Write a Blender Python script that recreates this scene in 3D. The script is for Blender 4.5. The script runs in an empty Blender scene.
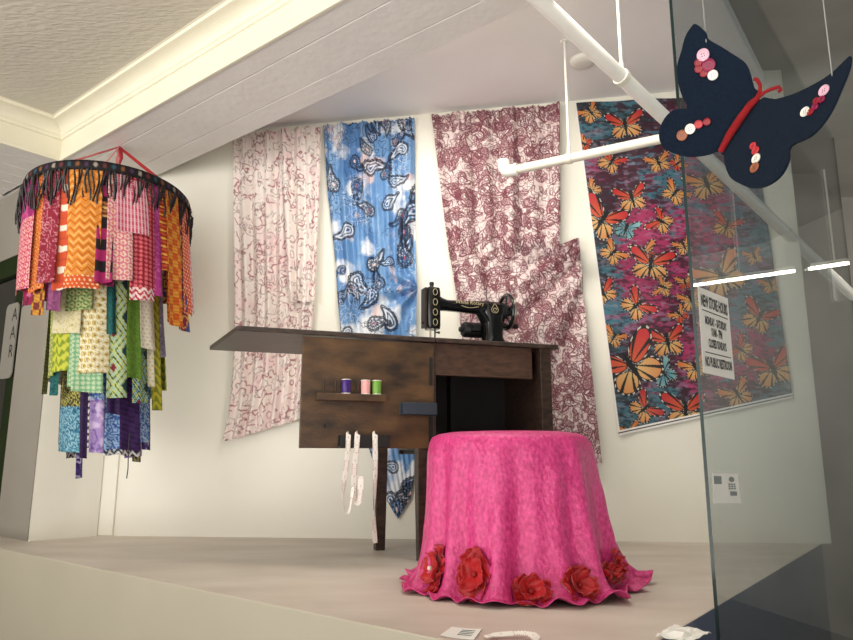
import bpy, math, random
import numpy as np
from mathutils import Vector, Matrix

sc = bpy.context.scene
COL = sc.collection
rng = np.random.default_rng(7)
random.seed(7)

# ------------------------------------------------------------------ camera model
F, PITCH, CH = 694.0, math.radians(11.0), 0.357
CP, SP = math.cos(PITCH), math.sin(PITCH)
def ray(x, y):
    a = (np.asarray(x, float) - 426.5) / F; b = (320 - np.asarray(y, float)) / F
    return np.stack([a, CP - b * SP, SP + b * CP], -1)
EYE = np.array([0, 0, CH])
def on_z(x, y, z):
    r = ray(x, y); return r * ((z - CH) / r[..., 2])[..., None] + EYE
def on_plane(x, y, n, d):            # n.P = d with n horizontal
    r = ray(x, y); return r * (d / (r @ np.asarray(n)))[..., None] + EYE
def at_y(x, y, Y):
    r = ray(x, y); return r * (Y / r[..., 1])[..., None] + EYE

DA = np.array([.7804, -.6252, 0]); NA = np.array([.6252, .7804, 0])      # along the front edge / header
DR = np.array([.6361, .7716, 0]); NR = np.array([.7716, -.6361, 0])      # along the right edge / glass
def ab(a, r, z=0.0):                 # point from header offset a and right-side offset r
    M = np.array([NA[:2], NR[:2]]); p = np.linalg.solve(M, [a, r]); return np.array([p[0], p[1], z])
W0 = np.array([-1.418, 3.248, 0]); WANG = math.radians(-5.31)
WD = np.array([math.cos(WANG), math.sin(WANG), 0]); WN = np.array([math.sin(WANG), -math.cos(WANG), 0])   # WN points to the room
def on_wall(x, y, out=0.0):
    return on_plane(x, y, WN, float(WN @ W0) + out)
def ceil_z(x): return 1.935 + .0491 * (x + .945)

# ------------------------------------------------------------------ materials
def lin(c):
    c = np.asarray(c, float) / 255.0
    return np.where(c <= .04045, c / 12.92, ((c + .055) / 1.055) ** 2.4)
def mat(name, col, rough=.6, metal=0.0, noise=0.0, nscale=6.0, bump=0.0, bscale=60.0, stretch=(1, 1, 1), rot=(0, 0, 0), col2=None, sheen=0, emit=None, coat=0, detail=6):
    m = bpy.data.materials.new(name); m.use_nodes = True
    nt = m.node_tree; b = nt.nodes['Principled BSDF']
    c = tuple(lin(col)) + (1,)
    b.inputs['Base Color'].default_value = c; b.inputs['Roughness'].default_value = rough; b.inputs['Metallic'].default_value = metal
    if sheen: b.inputs['Sheen Weight'].default_value = sheen; b.inputs['Sheen Roughness'].default_value = .4
    if coat: b.inputs['Coat Weight'].default_value = coat
    if emit:
        b.inputs['Emission Color'].default_value = tuple(lin(emit[0])) + (1,); b.inputs['Emission Strength'].default_value = emit[1]
    tc = nt.nodes.new('ShaderNodeTexCoord'); mp = nt.nodes.new('ShaderNodeMapping')
    mp.inputs['Scale'].default_value = stretch; mp.inputs['Rotation'].default_value = rot
    nt.links.new(tc.outputs['Object'], mp.inputs['Vector'])
    if noise or col2 is not None:
        n = nt.nodes.new('ShaderNodeTexNoise'); n.inputs['Scale'].default_value = nscale; n.inputs['Detail'].default_value = detail
        nt.links.new(mp.outputs[0], n.inputs['Vector'])
        rp = nt.nodes.new('ShaderNodeValToRGB'); rp.color_ramp.elements[0].position = .32; rp.color_ramp.elements[1].position = .68
        c2 = lin(col2) if col2 is not None else lin(col) * (1 - noise)
        rp.color_ramp.elements[0].color = tuple(c2) + (1,); rp.color_ramp.elements[1].color = c
        nt.links.new(n.outputs['Fac'], rp.inputs['Fac']); nt.links.new(rp.outputs['Color'], b.inputs['Base Color'])
    if bump:
        n2 = nt.nodes.new('ShaderNodeTexNoise'); n2.inputs['Scale'].default_value = bscale; n2.inputs['Detail'].default_value = 4
        nt.links.new(mp.outputs[0], n2.inputs['Vector'])
        bp = nt.nodes.new('ShaderNodeBump'); bp.inputs['Strength'].default_value = bump; bp.inputs['Distance'].default_value = .01
        nt.links.new(n2.outputs['Fac'], bp.inputs['Height']); nt.links.new(bp.outputs['Normal'], b.inputs['Normal'])
    return m
def print_mat(name, rough=.7, sheen=.0, spec=.3):
    m = bpy.data.materials.new(name); m.use_nodes = True; nt = m.node_tree; b = nt.nodes['Principled BSDF']
    a = nt.nodes.new('ShaderNodeAttribute'); a.attribute_name = 'print'
    nt.links.new(a.outputs['Color'], b.inputs['Base Color']); b.inputs['Roughness'].default_value = rough
    b.inputs['Specular IOR Level'].default_value = spec
    if sheen: b.inputs['Sheen Weight'].default_value = sheen
    tc = nt.nodes.new('ShaderNodeTexCoord'); n2 = nt.nodes.new('ShaderNodeTexNoise'); n2.inputs['Scale'].default_value = 45; n2.inputs['Detail'].default_value = 3
    nt.links.new(tc.outputs['Object'], n2.inputs['Vector'])
    bp = nt.nodes.new('ShaderNodeBump'); bp.inputs['Strength'].default_value = .12; bp.inputs['Distance'].default_value = .01
    nt.links.new(n2.outputs['Fac'], bp.inputs['Height']); nt.links.new(bp.outputs['Normal'], b.inputs['Normal'])
    return m
def glass_mat(name, tint):
    m = bpy.data.materials.new(name); m.use_nodes = True; nt = m.node_tree
    for n in list(nt.nodes): nt.nodes.remove(n)
    out = nt.nodes.new('ShaderNodeOutputMaterial'); mx = nt.nodes.new('ShaderNodeMixShader')
    tr = nt.nodes.new('ShaderNodeBsdfTransparent'); tr.inputs[0].default_value = tuple(tint) + (1,)
    gl = nt.nodes.new('ShaderNodeBsdfGlossy'); gl.inputs['Roughness'].default_value = .015
    fr = nt.nodes.new('ShaderNodeFresnel'); geo = nt.nodes.new('ShaderNodeNewGeometry')
    mr = nt.nodes.new('ShaderNodeMapRange'); mr.inputs['To Min'].default_value = 1.5; mr.inputs['To Max'].default_value = 1 / 1.5
    nt.links.new(geo.outputs['Backfacing'], mr.inputs['Value']); nt.links.new(mr.outputs[0], fr.inputs['IOR'])
    nt.links.new(fr.outputs[0], mx.inputs[0]); nt.links.new(tr.outputs[0], mx.inputs[1]); nt.links.new(gl.outputs[0], mx.inputs[2])
    nt.links.new(mx.outputs[0], out.inputs[0])
    return m

M = dict(
    wall=mat('cream_wall_paint', (240, 236, 222), .55, noise=.04, nscale=3, bump=.12, bscale=9),
    ceil=mat('white_ceiling_paint', (250, 247, 245), .6, noise=.03, nscale=4, bump=.1, bscale=14),
    plank=mat('painted_planks', (228, 223, 217), .55, noise=.05, nscale=7, bump=.25, bscale=30),
    trimw=mat('cream_gloss_trim', (228, 222, 200), .4, noise=.04, nscale=8, bump=.1, bscale=20),
    entry=mat('entry_ceiling_paint', (198, 191, 176), .65, noise=.05, nscale=5, bump=.5, bscale=24, stretch=(1, 3, 1), rot=(0, 0, .6)),
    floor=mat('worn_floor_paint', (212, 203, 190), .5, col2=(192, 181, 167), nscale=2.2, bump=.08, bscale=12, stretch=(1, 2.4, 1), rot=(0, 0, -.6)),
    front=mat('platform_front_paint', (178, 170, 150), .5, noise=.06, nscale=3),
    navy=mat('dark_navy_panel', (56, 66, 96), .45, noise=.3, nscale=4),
    grey=mat('grey_wall_paint', (150, 143, 132), .6, noise=.06, nscale=6),
    dark=mat('dark_interior_paint', (150, 146, 138), .7, noise=.3, nscale=2),
    pave=mat('grey_pavement', (112, 110, 106), .85, noise=.2, nscale=9, bump=.4, bscale=80),
    green=mat('dark_green_paint', (36, 46, 22), .85, noise=.25, nscale=6),
    black=mat('black_lacquer', (14, 15, 17), .22, noise=.2, nscale=8, coat=.3),
    blackm=mat('matte_black_metal', (22, 21, 20), .5, noise=.3, nscale=20),
    brownm=mat('worn_dark_plate', (52, 42, 34), .4, metal=.3, noise=.5, nscale=60),
    chrome=mat('worn_nickel', (190, 180, 160), .28, metal=1, noise=.3, nscale=40),
    gold=mat('gold_decal', (214, 196, 152), .4, metal=.2, noise=.2, nscale=60),
    wood=mat('dark_walnut', (70, 50, 40), .42, col2=(30, 21, 17), nscale=9, bump=.15, bscale=60, stretch=(1.2, 8, 8), rot=(0, 0, -math.radians(20))),
    woodtop=mat('worn_tabletop_wood', (76, 60, 52), .4, col2=(36, 27, 23), nscale=8, bump=.12, bscale=60, stretch=(1.2, 9, 9), rot=(0, 0, -math.radians(20))),
    woodd=mat('scuffed_brown_veneer', (100, 72, 44), .38, col2=(42, 30, 22), nscale=5.5, bump=.12, bscale=50, stretch=(1.1, 3, 3.4), rot=(0, 0, -math.radians(20)), detail=9),
    apron=mat('reddish_brown_veneer', (88, 62, 48), .4, col2=(60, 42, 33), nscale=8, bump=.1, bscale=60, stretch=(1, 9, 9), rot=(0, 0, -math.radians(20))),
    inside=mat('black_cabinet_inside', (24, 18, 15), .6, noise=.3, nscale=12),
    slate=mat('slate_blue_metal', (58, 66, 78), .4, metal=.2, noise=.2, nscale=25),
    pipe=mat('white_pipe_paint', (236, 233, 224), .35, noise=.05, nscale=14),
    pipe2=mat('cream_pipe_paint', (222, 216, 200), .4, noise=.06, nscale=14),
    felt=mat('navy_felt', (22, 33, 48), 1.0, noise=.3, nscale=260, bump=.35, bscale=600, sheen=.04),
    redp=mat('red_chenille', (160, 4, 16), .85, noise=.3, nscale=300, bump=.6, bscale=500),
    thread=mat('grey_thread', (150, 150, 146), .6, noise=.1, nscale=50),
    ribbon=mat('red_satin_ribbon', (178, 28, 38), .4, noise=.2, nscale=40, sheen=.2),
    beads=mat('black_bead_fringe', (26, 15, 16), .35, noise=.6, nscale=400),
    pinkv=None, petal=mat('red_organza_petal', (196, 16, 26), .5, noise=.3, nscale=30, sheen=.3),
    petald=mat('dark_red_centre', (160, 12, 20), .6, noise=.3, nscale=60),
    pearl=mat('pearl_white', (235, 225, 205), .2, noise=.05, nscale=30),
    paper=mat('white_paper', (240, 238, 230), .7, noise=.03, nscale=12),
    ink=mat('black_ink', (20, 22, 24), .6, noise=.1, nscale=40),
    inkg=mat('grey_ink', (120, 128, 128), .6, noise=.1, nscale=40),
    gedge=mat('green_glass_edge', (20, 44, 42), .15, noise=.3, nscale=8),
    glass=glass_mat('tinted_window_glass', (.865, .905, .91)),
    lampm=mat('lit_tube', (255, 250, 235), .4, emit=((255, 246, 224), 14.0), noise=.01),
    doorglass=mat('dark_door_glass', (24, 26, 24), .08, noise=.2, nscale=3),
    signw=mat('pale_sign_board', (140, 136, 126), .6, noise=.05, nscale=9),
    cloth=print_mat('printed_cotton', .75), satin=print_mat('printed_jersey', .5, .05, .45), tape=print_mat('printed_tape', .5),
)
for nm, c in dict(th_purple=(62, 22, 120), th_pink=(244, 178, 176), th_green=(120, 176, 66), b_pink=(226, 178, 196), b_berry=(140, 14, 66), b_red=(150, 18, 34), b_coral=(196, 52, 60), b_white=(240, 236, 224), b_brown=(156, 92, 60)).items():
    M[nm] = mat(nm + '_finish', c, .35, noise=.15, nscale=120, bump=.0)
# crushed pink velvet
def pink():
    m = mat('pink_crushed_fabric', (226, 76, 144), .38, col2=(188, 40, 106), nscale=110, bump=.4, bscale=120, stretch=(1, 1, .7), sheen=.0, detail=10)
    return m
M['pinkv'] = pink()
for k_ in ('felt', 'green'): M[k_].node_tree.nodes['Principled BSDF'].inputs['Specular IOR Level'].default_value = .12

# ------------------------------------------------------------------ object helpers
ORG = {}
def link(o, parent):
    COL.objects.link(o)
    if parent is not None: o.parent = parent
    return o
def tag(o, label=None, cat=None, group=None, kind=None):
    if label: o['label'] = label
    if cat: o['category'] = cat
    if group: o['group'] = group
    if kind: o['kind'] = kind
    return o
def thing(name, label, cat, loc, group=None):
    o = bpy.data.objects.new(name, None); o.empty_display_size = .05; COL.objects.link(o)
    o.location = loc; ORG[o.name] = np.array(loc, float)
    return tag(o, label, cat, group)
def origin(p):
    while p is not None:
        if p.name in ORG: return ORG[p.name]
        p = p.parent
    return np.zeros(3)
class MB:
    def __init__(s): s.v = []; s.f = []; s.m = []; s.n = 0; s.c = []
    def add(s, V, Fc, mi=0, c=None):
        V = np.asarray(V, float).reshape(-1, 3)
        s.v.append(V); s.f += [tuple(int(i) + s.n for i in q) for q in Fc]; s.m += [mi] * len(Fc); s.n += len(V)
        if c is not None: s.c.append(np.broadcast_to(np.asarray(c, float).reshape(-1, 3), (len(V), 3)))
        return s
    def box(s, o, ax, lo, hi, mi=0):      # o origin, ax 3 axes, lo/hi local
        o = np.asarray(o, float); ax = np.asarray(ax, float)
        q = np.array([[x, y, z] for z in (lo[2], hi[2]) for y in (lo[1], hi[1]) for x in (lo[0], hi[0])], float)
        V = o + q @ ax
        Fc = [(0, 2, 3, 1), (4, 5, 7, 6), (0, 1, 5, 4), (2, 6, 7, 3), (0, 4, 6, 2), (1, 3, 7, 5)]
        if np.linalg.det(ax) < 0: Fc = [f[::-1] for f in Fc]
        return s.add(V, Fc, mi)
    def prism(s, P, d, mi=0):             # P ordered polygon 3D, d extrusion vector
        P = np.asarray(P, float); n = len(P); d = np.asarray(d, float)
        nrm = sum(np.cross(P[i] - P[0], P[(i + 1) % n] - P[0]) for i in range(1, n - 1))
        if nrm @ d > 0: P = P[::-1]
        V = np.vstack([P, P + d])
        Fc = [tuple(range(n)), tuple(range(2 * n - 1, n - 1, -1))] + [((i + 1) % n, i, n + i, n + (i + 1) % n) for i in range(n)]
        return s.add(V, Fc, mi)
    def tube(s, P, r, n=10, cap=True, mi=0, closed=False):
        P = np.asarray(P, float); k = len(P); r = np.broadcast_to(np.asarray(r, float), (k,))
        V = []; up = None
        for i in range(k):
            if closed: t = P[(i + 1) % k] - P[i - 1]
            else: t = P[min(i + 1, k - 1)] - P[max(i - 1, 0)]
            t = t / (np.linalg.norm(t) + 1e-12)
            if up is None:
                up = np.array([0, 0, 1.]) if abs(t[2]) < .9 else np.array([1., 0, 0])
            a = up - t * (up @ t); a /= np.linalg.norm(a); b = np.cross(t, a); up = a
            for j in range(n):
                th = 2 * math.pi * j / n; V.append(P[i] + r[i] * (math.cos(th) * a + math.sin(th) * b))
        Fc = []
        for i in range(k if closed else k - 1):
            i2 = (i + 1) % k
            for j in range(n):
                Fc.append((i * n + j, i * n + (j + 1) % n, i2 * n + (j + 1) % n, i2 * n + j))
        if cap and not closed: Fc += [tuple(range(n))[::-1], tuple((k - 1) * n + j for j in range(n))]
        return s.add(V, Fc, mi)
    def lathe(s, o, axis, prof, n=24, mi=0):   # prof (r, h) along axis
        o = np.asarray(o, float); axis = np.asarray(axis, float); axis = axis / np.linalg.norm(axis)
        P = [o + axis * h for r, h in prof]; a = np.array([0, 0, 1.]) if abs(axis[2]) < .9 else np.array([1., 0, 0])
        a = a - axis * (a @ axis); a /= np.linalg.norm(a); b = np.cross(axis, a)
        V = [P[i] + max(prof[i][0], 1e-5) * (math.cos(2 * math.pi * j / n) * a + math.sin(2 * math.pi * j / n) * b) for i in range(len(prof)) for j in range(n)]
        Fc = [(i * n + j, i * n + (j + 1) % n, (i + 1) * n + (j + 1) % n, (i + 1) * n + j) for i in range(len(prof) - 1) for j in range(n)]
        Fc += [tuple(range(n))[::-1], tuple((len(prof) - 1) * n + j for j in range(n))]
        return s.add(V, Fc, mi)
    def grid(s, P, c=None, mi=0, flip=False):
        P = np.asarray(P, float); n, m = P.shape[:2]; i, j = np.meshgrid(np.arange(n - 1), np.arange(m - 1), indexing='ij')
        a = (i * m + j).ravel(); Fc = np.stack([a, a + 1, a + m + 1, a + m], 1)
        if flip: Fc = Fc[:, ::-1]
        return s.add(P.reshape(-1, 3), Fc.tolist(), mi, None if c is None else np.asarray(c).reshape(-1, 3))
    def build(s, name, mats, parent=None, smooth=False, bevel=0, solid=0, seg=2):
        V = np.vstack(s.v) - origin(parent)
        me = bpy.data.meshes.new(name)
        sizes = np.array([len(f) for f in s.f]); tot = int(sizes.sum())
        me.vertices.add(len(V)); me.vertices.foreach_set('co', V.astype(np.float32).ravel())
        me.loops.add(tot); me.loops.foreach_set('vertex_index', np.fromiter((i for f in s.f for i in f), np.int32, tot))
        me.polygons.add(len(s.f)); st = np.concatenate([[0], np.cumsum(sizes)[:-1]]).astype(np.int32)
        me.polygons.foreach_set('loop_start', st)
        me.polygons.foreach_set('material_index', np.array(s.m, np.int32))
        me.polygons.foreach_set('use_smooth', np.full(len(s.f), bool(smooth)))
        me.update(calc_edges=True); me.validate()
        if s.c:
            C = np.vstack(s.c); at = me.color_attributes.new('print', 'FLOAT_COLOR', 'POINT')
            at.data.foreach_set('color', np.hstack([C, np.ones((len(C), 1))]).astype(np.float32).ravel())
        for m in (mats if isinstance(mats, (list, tuple)) else [mats]): me.materials.append(m)
        o = bpy.data.objects.new(name, me); link(o, parent)
        if smooth and smooth != 'full' and hasattr(me, 'set_sharp_from_angle'): me.set_sharp_from_angle(angle=math.radians(40))
        if solid:
            md = o.modifiers.new('thickness', 'SOLIDIFY'); md.thickness = solid; md.offset = 0
        if bevel:
            md = o.modifiers.new('bevel', 'BEVEL'); md.width = bevel; md.segments = seg; md.limit_method = 'ANGLE'; md.angle_limit = math.radians(40)
        return o
WORLD = np.eye(3)
def struct(name, mb, m, **k):
    o = mb.build(name, m, None, **k); o['kind'] = 'structure'; return o
def text_mesh(txt, size, width=None, bold=0.0):
    cu = bpy.data.curves.new('txt', 'FONT'); cu.body = txt; cu.size = size; cu.align_x = 'CENTER'; cu.align_y = 'CENTER'; cu.resolution_u = 2; cu.offset = bold * size
    o = bpy.data.objects.new('txt', cu); COL.objects.link(o)
    dg = bpy.context.evaluated_depsgraph_get(); me = bpy.data.meshes.new_from_object(o.evaluated_get(dg))
    V = np.array([v.co[:] for v in me.vertices]); Fc = [tuple(p.vertices) for p in me.polygons]
    bpy.data.objects.remove(o); bpy.data.curves.remove(cu); bpy.data.meshes.remove(me)
    if width: V[:, 0] *= width / (V[:, 0].max() - V[:, 0].min())
    return V, Fc
def put_text(mb, txt, size, o, ex, ey, width=None, mi=0, bold=0.0):
    V, Fc = text_mesh(txt, size, width, bold)
    mb.add(np.asarray(o) + V[:, :1] * np.asarray(ex) + V[:, 1:2] * np.asarray(ey), Fc, mi)

# ------------------------------------------------------------------ print painting (numpy)
def vnoise(x, y, seed=0):
    r = np.random.default_rng(seed).random((64, 64))
    xi = np.floor(x).astype(int); yi = np.floor(y).astype(int); fx = x - xi; fy = y - yi
    fx = fx * fx * (3 - 2 * fx); fy = fy * fy * (3 - 2 * fy)
    g = lambda a, b: r[a % 64, b % 64]
    return (g(xi, yi) * (1 - fx) + g(xi + 1, yi) * fx) * (1 - fy) + (g(xi, yi + 1) * (1 - fx) + g(xi + 1, yi + 1) * fx) * fy
def fbm(x, y, seed=0, o=4):
    s = 0; a = .5; t = 0
    for k in range(o): s = s + a * vnoise(x * 2 ** k + 17 * k, y * 2 ** k + 5 * k, seed + k); t += a; a *= .5
    return s / t
def mixc(C, m, col): return C * (1 - m[..., None]) + lin(col) * m[..., None]
def band(v, w): return np.clip(1.6 - np.abs(v) / w, 0, 1)
def contour(x, y, k, seed, w):
    e = .01; n = fbm(x, y, seed, 2); gx = (fbm(x + e, y, seed, 2) - n) / e; gy = (fbm(x, y + e, seed, 2) - n) / e
    g = np.sqrt(gx * gx + gy * gy) + .15
    v = n * k; d = np.abs(v - np.round(v)) / (k * g)
    return np.clip(1.5 - d / w, 0, 1)
def paisley(C, X, Y, cx, cy, s, rot, cols, flip=1):     # bent teardrop with scalloped outlines
    dx = X - cx; dy = Y - cy; sel = (np.abs(dx) < 1.9 * s) & (np.abs(dy) < 1.9 * s)
    if not sel.any(): return
    ii = np.where(sel); x = dx[ii] / s; y = dy[ii] / s
    c, sn = math.cos(rot), math.sin(rot); u = (c * x + sn * y) * flip; v = -sn * x + c * y
    d = np.full(u.shape, 9.)
    for t in np.linspace(0, 1.45, 16):
        d = np.minimum(d, np.hypot(u - .42 * t * t + .1, v - t + .45) - .56 * max(1 - t / 1.5, 0) ** .8)
    a = np.arctan2(v + .45, u + .1)
    Cs = C[ii]; inn = d < 0
    if cols[1] is not None: Cs = mixc(Cs, inn * 1.0, cols[1])
    Cs = mixc(Cs, band(d - .07 * np.abs(np.sin(7 * a)) - .05, .05), cols[0])
    Cs = mixc(Cs, band(d + .02, .045), cols[0])
    Cs = mixc(Cs, ((d < -.08) & (d > -.24)) * (np.sin(11 * a + 6 * v) > .1) * .9, cols[2])
    Cs = mixc(Cs, band(d + .26, .04), cols[0])
    Cs = mixc(Cs, band(d + .38 + .03 * np.sin(5 * a), .035) * 1.0, cols[2])
    Cs = mixc(Cs, (d < -.45) * 1.0, cols[3])
    C[ii] = Cs
def monarch(C, X, Y, cx, cy, s, rot, kind=0, sq=1.0, seed=0):
    dx = X - cx; dy = Y - cy; sel = (np.abs(dx) < 1.6 * s) & (np.abs(dy) < 1.6 * s)
    if not sel.any(): return
    ii = np.where(sel); x = dx[ii] / s; y = dy[ii] / s
    c, sn = math.cos(rot), math.sin(rot); u = c * x + sn * y; v = -sn * x + c * y
    Cs = C[ii]; u = np.where(u > 0, u / sq, u)
    halo = np.exp(-((u / 1.1) ** 2 + (v / 1.0) ** 2) * 2.0) * .85
    Cs = mixc(Cs, halo, (22, 16, 26))
    au = np.abs(u)
    def ell(cx_, cy_, a, b, r):
        p = (au - cx_) * math.cos(r) + (v - cy_) * math.sin(r); q = -(au - cx_) * math.sin(r) + (v - cy_) * math.cos(r)
        return np.sqrt((p / a) ** 2 + (q / b) ** 2)
    for (e, top) in ((ell(.42, -.38, .46, .44, -.5), 0), (ell(.60, .42, .72, .34, .68), 1)):
        ins = e < 1.0
        Cs = mixc(Cs, ins * 1.0, (16, 11, 14))
        ang = np.arctan2(v, au + 1e-6); rr = np.sqrt(au ** 2 + v ** 2)
        vein = np.abs(np.sin(ang * (6.5 if top else 6.0) + .6 * rr)) < .38
        cell = ins & (e < .80) & ~vein
        g = np.clip(rr / 1.1, 0, 1)
        if kind == 2: c0, c1 = lin((70, 140, 160)), lin((150, 200, 205))
        elif top: c0, c1 = (lin((236, 112, 62)), lin((214, 48, 50))) if kind == 0 else (lin((244, 190, 110)), lin((232, 130, 66)))
        else: c0, c1 = (lin((246, 214, 140)), lin((238, 140, 72))) if kind != 3 else (lin((226, 110, 70)), lin((206, 52, 54)))
        colr = c0[None] * (1 - g[:, None]) + c1[None] * g[:, None]
        Cs = np.where(cell[:, None], colr, Cs)
        dots = ins & (e > .84) & (np.sin(ang * 34) > .35) & (np.abs(e - .91) < .05)
        Cs = mixc(Cs, dots * 1.0, (240, 232, 220))
    Cs = mixc(Cs, (((u / .09) ** 2 + (v / .5) ** 2) < 1) * 1.0, (12, 9, 12))
    C[ii] = Cs

# ================================================================== SETTING
TH = math.radians(20.0); E1 = np.array([math.cos(TH), math.sin(TH), 0]); E2 = np.array([-math.sin(TH), math.cos(TH), 0]); EZ = np.array([0, 0, 1.])
TAX = np.array([E1, E2, EZ])

# platform (display floor)
FA, FR = 1.160, -.564
mb = MB()
pl = [ab(FA, FR), ab(FA, -3.95), ab(1.335, -3.95), ab(1.335, -3.24), W0 + WN * -.25 + WD * -.2, W0 + WD * 3.05 - WN * .0]
mb.prism(pl, (0, 0, -.9), 0)
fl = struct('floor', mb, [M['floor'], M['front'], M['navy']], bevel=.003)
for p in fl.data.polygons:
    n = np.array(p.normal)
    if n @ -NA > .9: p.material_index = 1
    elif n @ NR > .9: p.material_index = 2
mb = MB(); mb.box((0, 0, 0), WORLD, (-4.0, -1.0, -.95), (6.5, 6.0, -.9)); struct('floor_street', mb, M['pave'])

# back wall, its right end just past the tapestry
rend = on_wall(829, 520)
L = float((rend - W0) @ WD)
mb = MB(); mb.box(W0, np.array([WD, -WN, EZ]), (-.08, 0, 0), (L, .12, 2.6)); struct('wall_back', mb, M['wall'])
# left pier: white return and the grey storefront face
pe = np.array([-1.683, 3.056, 0]); 
mb = MB(); mb.prism([pe, (-1.478, 3.236, 0), (-1.47, 3.32, 0), (-1.75, 3.45, 0), pe - DA * .25 + NA * .1, pe - DA * .02 + NA * .004], (0, 0, 2.0)); struct('wall_left', mb, M['wall'])
mb = MB(); mb.box((-1.44, 3.275, 0), np.array([WD, -WN, EZ]), (-.035, -.035, 0), (.035, .03, 1.95)); struct('trim_corner', mb, M['wall'], bevel=.004)
GA = float(NA @ pe)
AXA = np.array([DA, NA, EZ])
mb = MB(); mb.box(pe, AXA, (-.33, -.004, 0), (0, .06, 1.72)); 
mb.box(pe, AXA, (-2.6, -.004, 1.34), (-.33, .06, 1.72)); struct('wall_front', mb, M['grey'])

# display ceiling (slightly out of level)
cp = [ab(1.60, -.57), ab(1.60, -3.4), W0 - WD * .4 - WN * .1, W0 + WD * (L - .02) - WN * .1]
cp = [np.array([p[0], p[1], ceil_z(p[0])]) for p in cp]
mb = MB(); mb.prism(cp, (0, 0, .06)); struct('ceiling', mb, M['ceil'])
# header beam: plank soffit
HZ = 1.70
seam1 = float(NA @ on_z(np.array(295.), np.array(52.3), HZ)); inner = 1.672
cuts = [1.302, seam1, seam1 + (inner - seam1) * .62, inner]
mb = MB()
for i in range(3):
    a0, a1 = cuts[i] + (.0015 if i else 0), cuts[i + 1] - (.0015 if i < 2 else 0)
    o = ab(0, 0, HZ)
    q = lambda a, r, z: ab(a, r, z)
    mb.prism([q(a0, -4.6, HZ), q(a1, -4.6, HZ), q(a1, 2.3, HZ), q(a0, 2.3, HZ)], (0, 0, .02 if i < 2 else .32))
mb.prism([q(1.302, -4.6, HZ + .012), q(inner, -4.6, HZ + .012), q(inner, 2.3, HZ + .012), q(1.302, 2.3, HZ + .012)], (0, 0, .3))
struct('trim_1', mb, M['plank'], bevel=.0025)
# butt joints between plank lengths
# left beam soffit planks
mb = MB()
for k in range(6):
    r0 = -3.246 - k * .115; mb.prism([q(-1.2, r0, HZ), q(1.318, r0, HZ), q(1.318, r0 - .1125, HZ), q(-1.2, r0 - .1125, HZ)], (0, 0, .02))
mb.prism([q(-1.2, -3.25, HZ + .012), q(1.318, -3.25, HZ + .012), q(1.318, -4.7, HZ + .012), q(-1.2, -4.7, HZ + .012)], (0, 0, .25))
struct('trim_2', mb, M['plank'], bevel=.0025)
# fascia and crown moulding profile, run along the header then along the left beam (mitred)
prof = [(0, HZ - .004), (.010, HZ - .004), (.010, HZ + .012), (.006, HZ + .016), (.006, HZ + .098), (.014, HZ + .100), (.016, HZ + .114)]
for t in np.linspace(0, 1, 9): prof.append((.020 + .054 * (1 - math.cos(t * math.pi / 2)), HZ + .116 + .040 * math.sin(t * math.pi / 2)))
prof += [(.082, HZ + .157), (.084, HZ + .168), (.092, HZ + .169), (.092, HZ + .19), (0, HZ + .19)]
def run(a0, a1, r0, r1): pass
mb = MB(); P = np.zeros((len(prof), 3, 3))
for i, (d, z) in enumerate(prof):
    P[i, 0] = ab(-1.2, -3.246 + d, z); P[i, 1] = ab(1.302 - d, -3.246 + d, z); P[i, 2] = ab(1.302 - d, 2.3, z)
mb.grid(P, flip=True)
struct('trim_3', mb, M['trimw'])
mb = MB(); mb.prism([q(-1.2, -3.17, HZ + .17), q(1.22, -3.17, HZ + .17), q(1.22, 2.3, HZ + .17), q(-1.2, 2.3, HZ + .17)], (0, 0, .05)); struct('ceiling_entry', mb, M['entry'])
# dark shop beyond the glass
mb = MB(); mb.prism([ab(-1.2, -4.3, -.9), ab(1.32, -4.3, -.9), ab(1.32, -4.2, -.9), ab(-1.2, -4.2, -.9)], (0, 0, 2.6)); struct('wall_side_blocker', mb, M['grey'])  # unseen wall at far left, added to block light onto the left soffit
mb = MB(); mb.box((1.2, 4.6, -.9), WORLD, (0, 0, 0), (5.2, .1, 3.6)); struct('wall_far', mb, M['dark'])
mb = MB(); mb.prism([ab(-.2, 2.3, -.9), ab(4.6, 2.3, -.9), ab(4.6, 2.4, -.9), ab(-.2, 2.4, -.9)], (0, 0, 3.6)); struct('wall_right', mb, M['dark'])
mb = MB(); mb.prism([ab(1.5, -.72, 2.125), ab(6.2, -.72, 2.125), ab(6.2, 2.3, 2.125), ab(1.5, 2.3, 2.125)], (0, 0, .1))
mb.prism([ab(2.5, -.62, 2.30), ab(6.2, -.62, 2.30), ab(6.2, -2.4, 2.30), ab(2.5, -2.4, 2.30)], (0, 0, .1)); struct('ceiling_shop', mb, M['dark'])

# glass pane on the right
GR = -.55; GT = .008
e0 = on_plane(np.array(672.), np.array(0.), NR, GR); g0 = float(e0 @ DR)
GAX = np.array([DR, NR, EZ])
mb = MB(); mb.box((0, 0, 0), GAX, (g0, GR - GT, -.5), (g0 + 2.6, GR, 2.3))
gl = struct('window_1', mb, [M['glass'], M['gedge']])
for p in gl.data.polygons:
    if abs(np.array(p.normal) @ NR) < .5: p.material_index = 1
def on_glass(x, y, out=0.): return on_plane(np.asarray(x, float), np.asarray(y, float), NR, GR + out)

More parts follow.
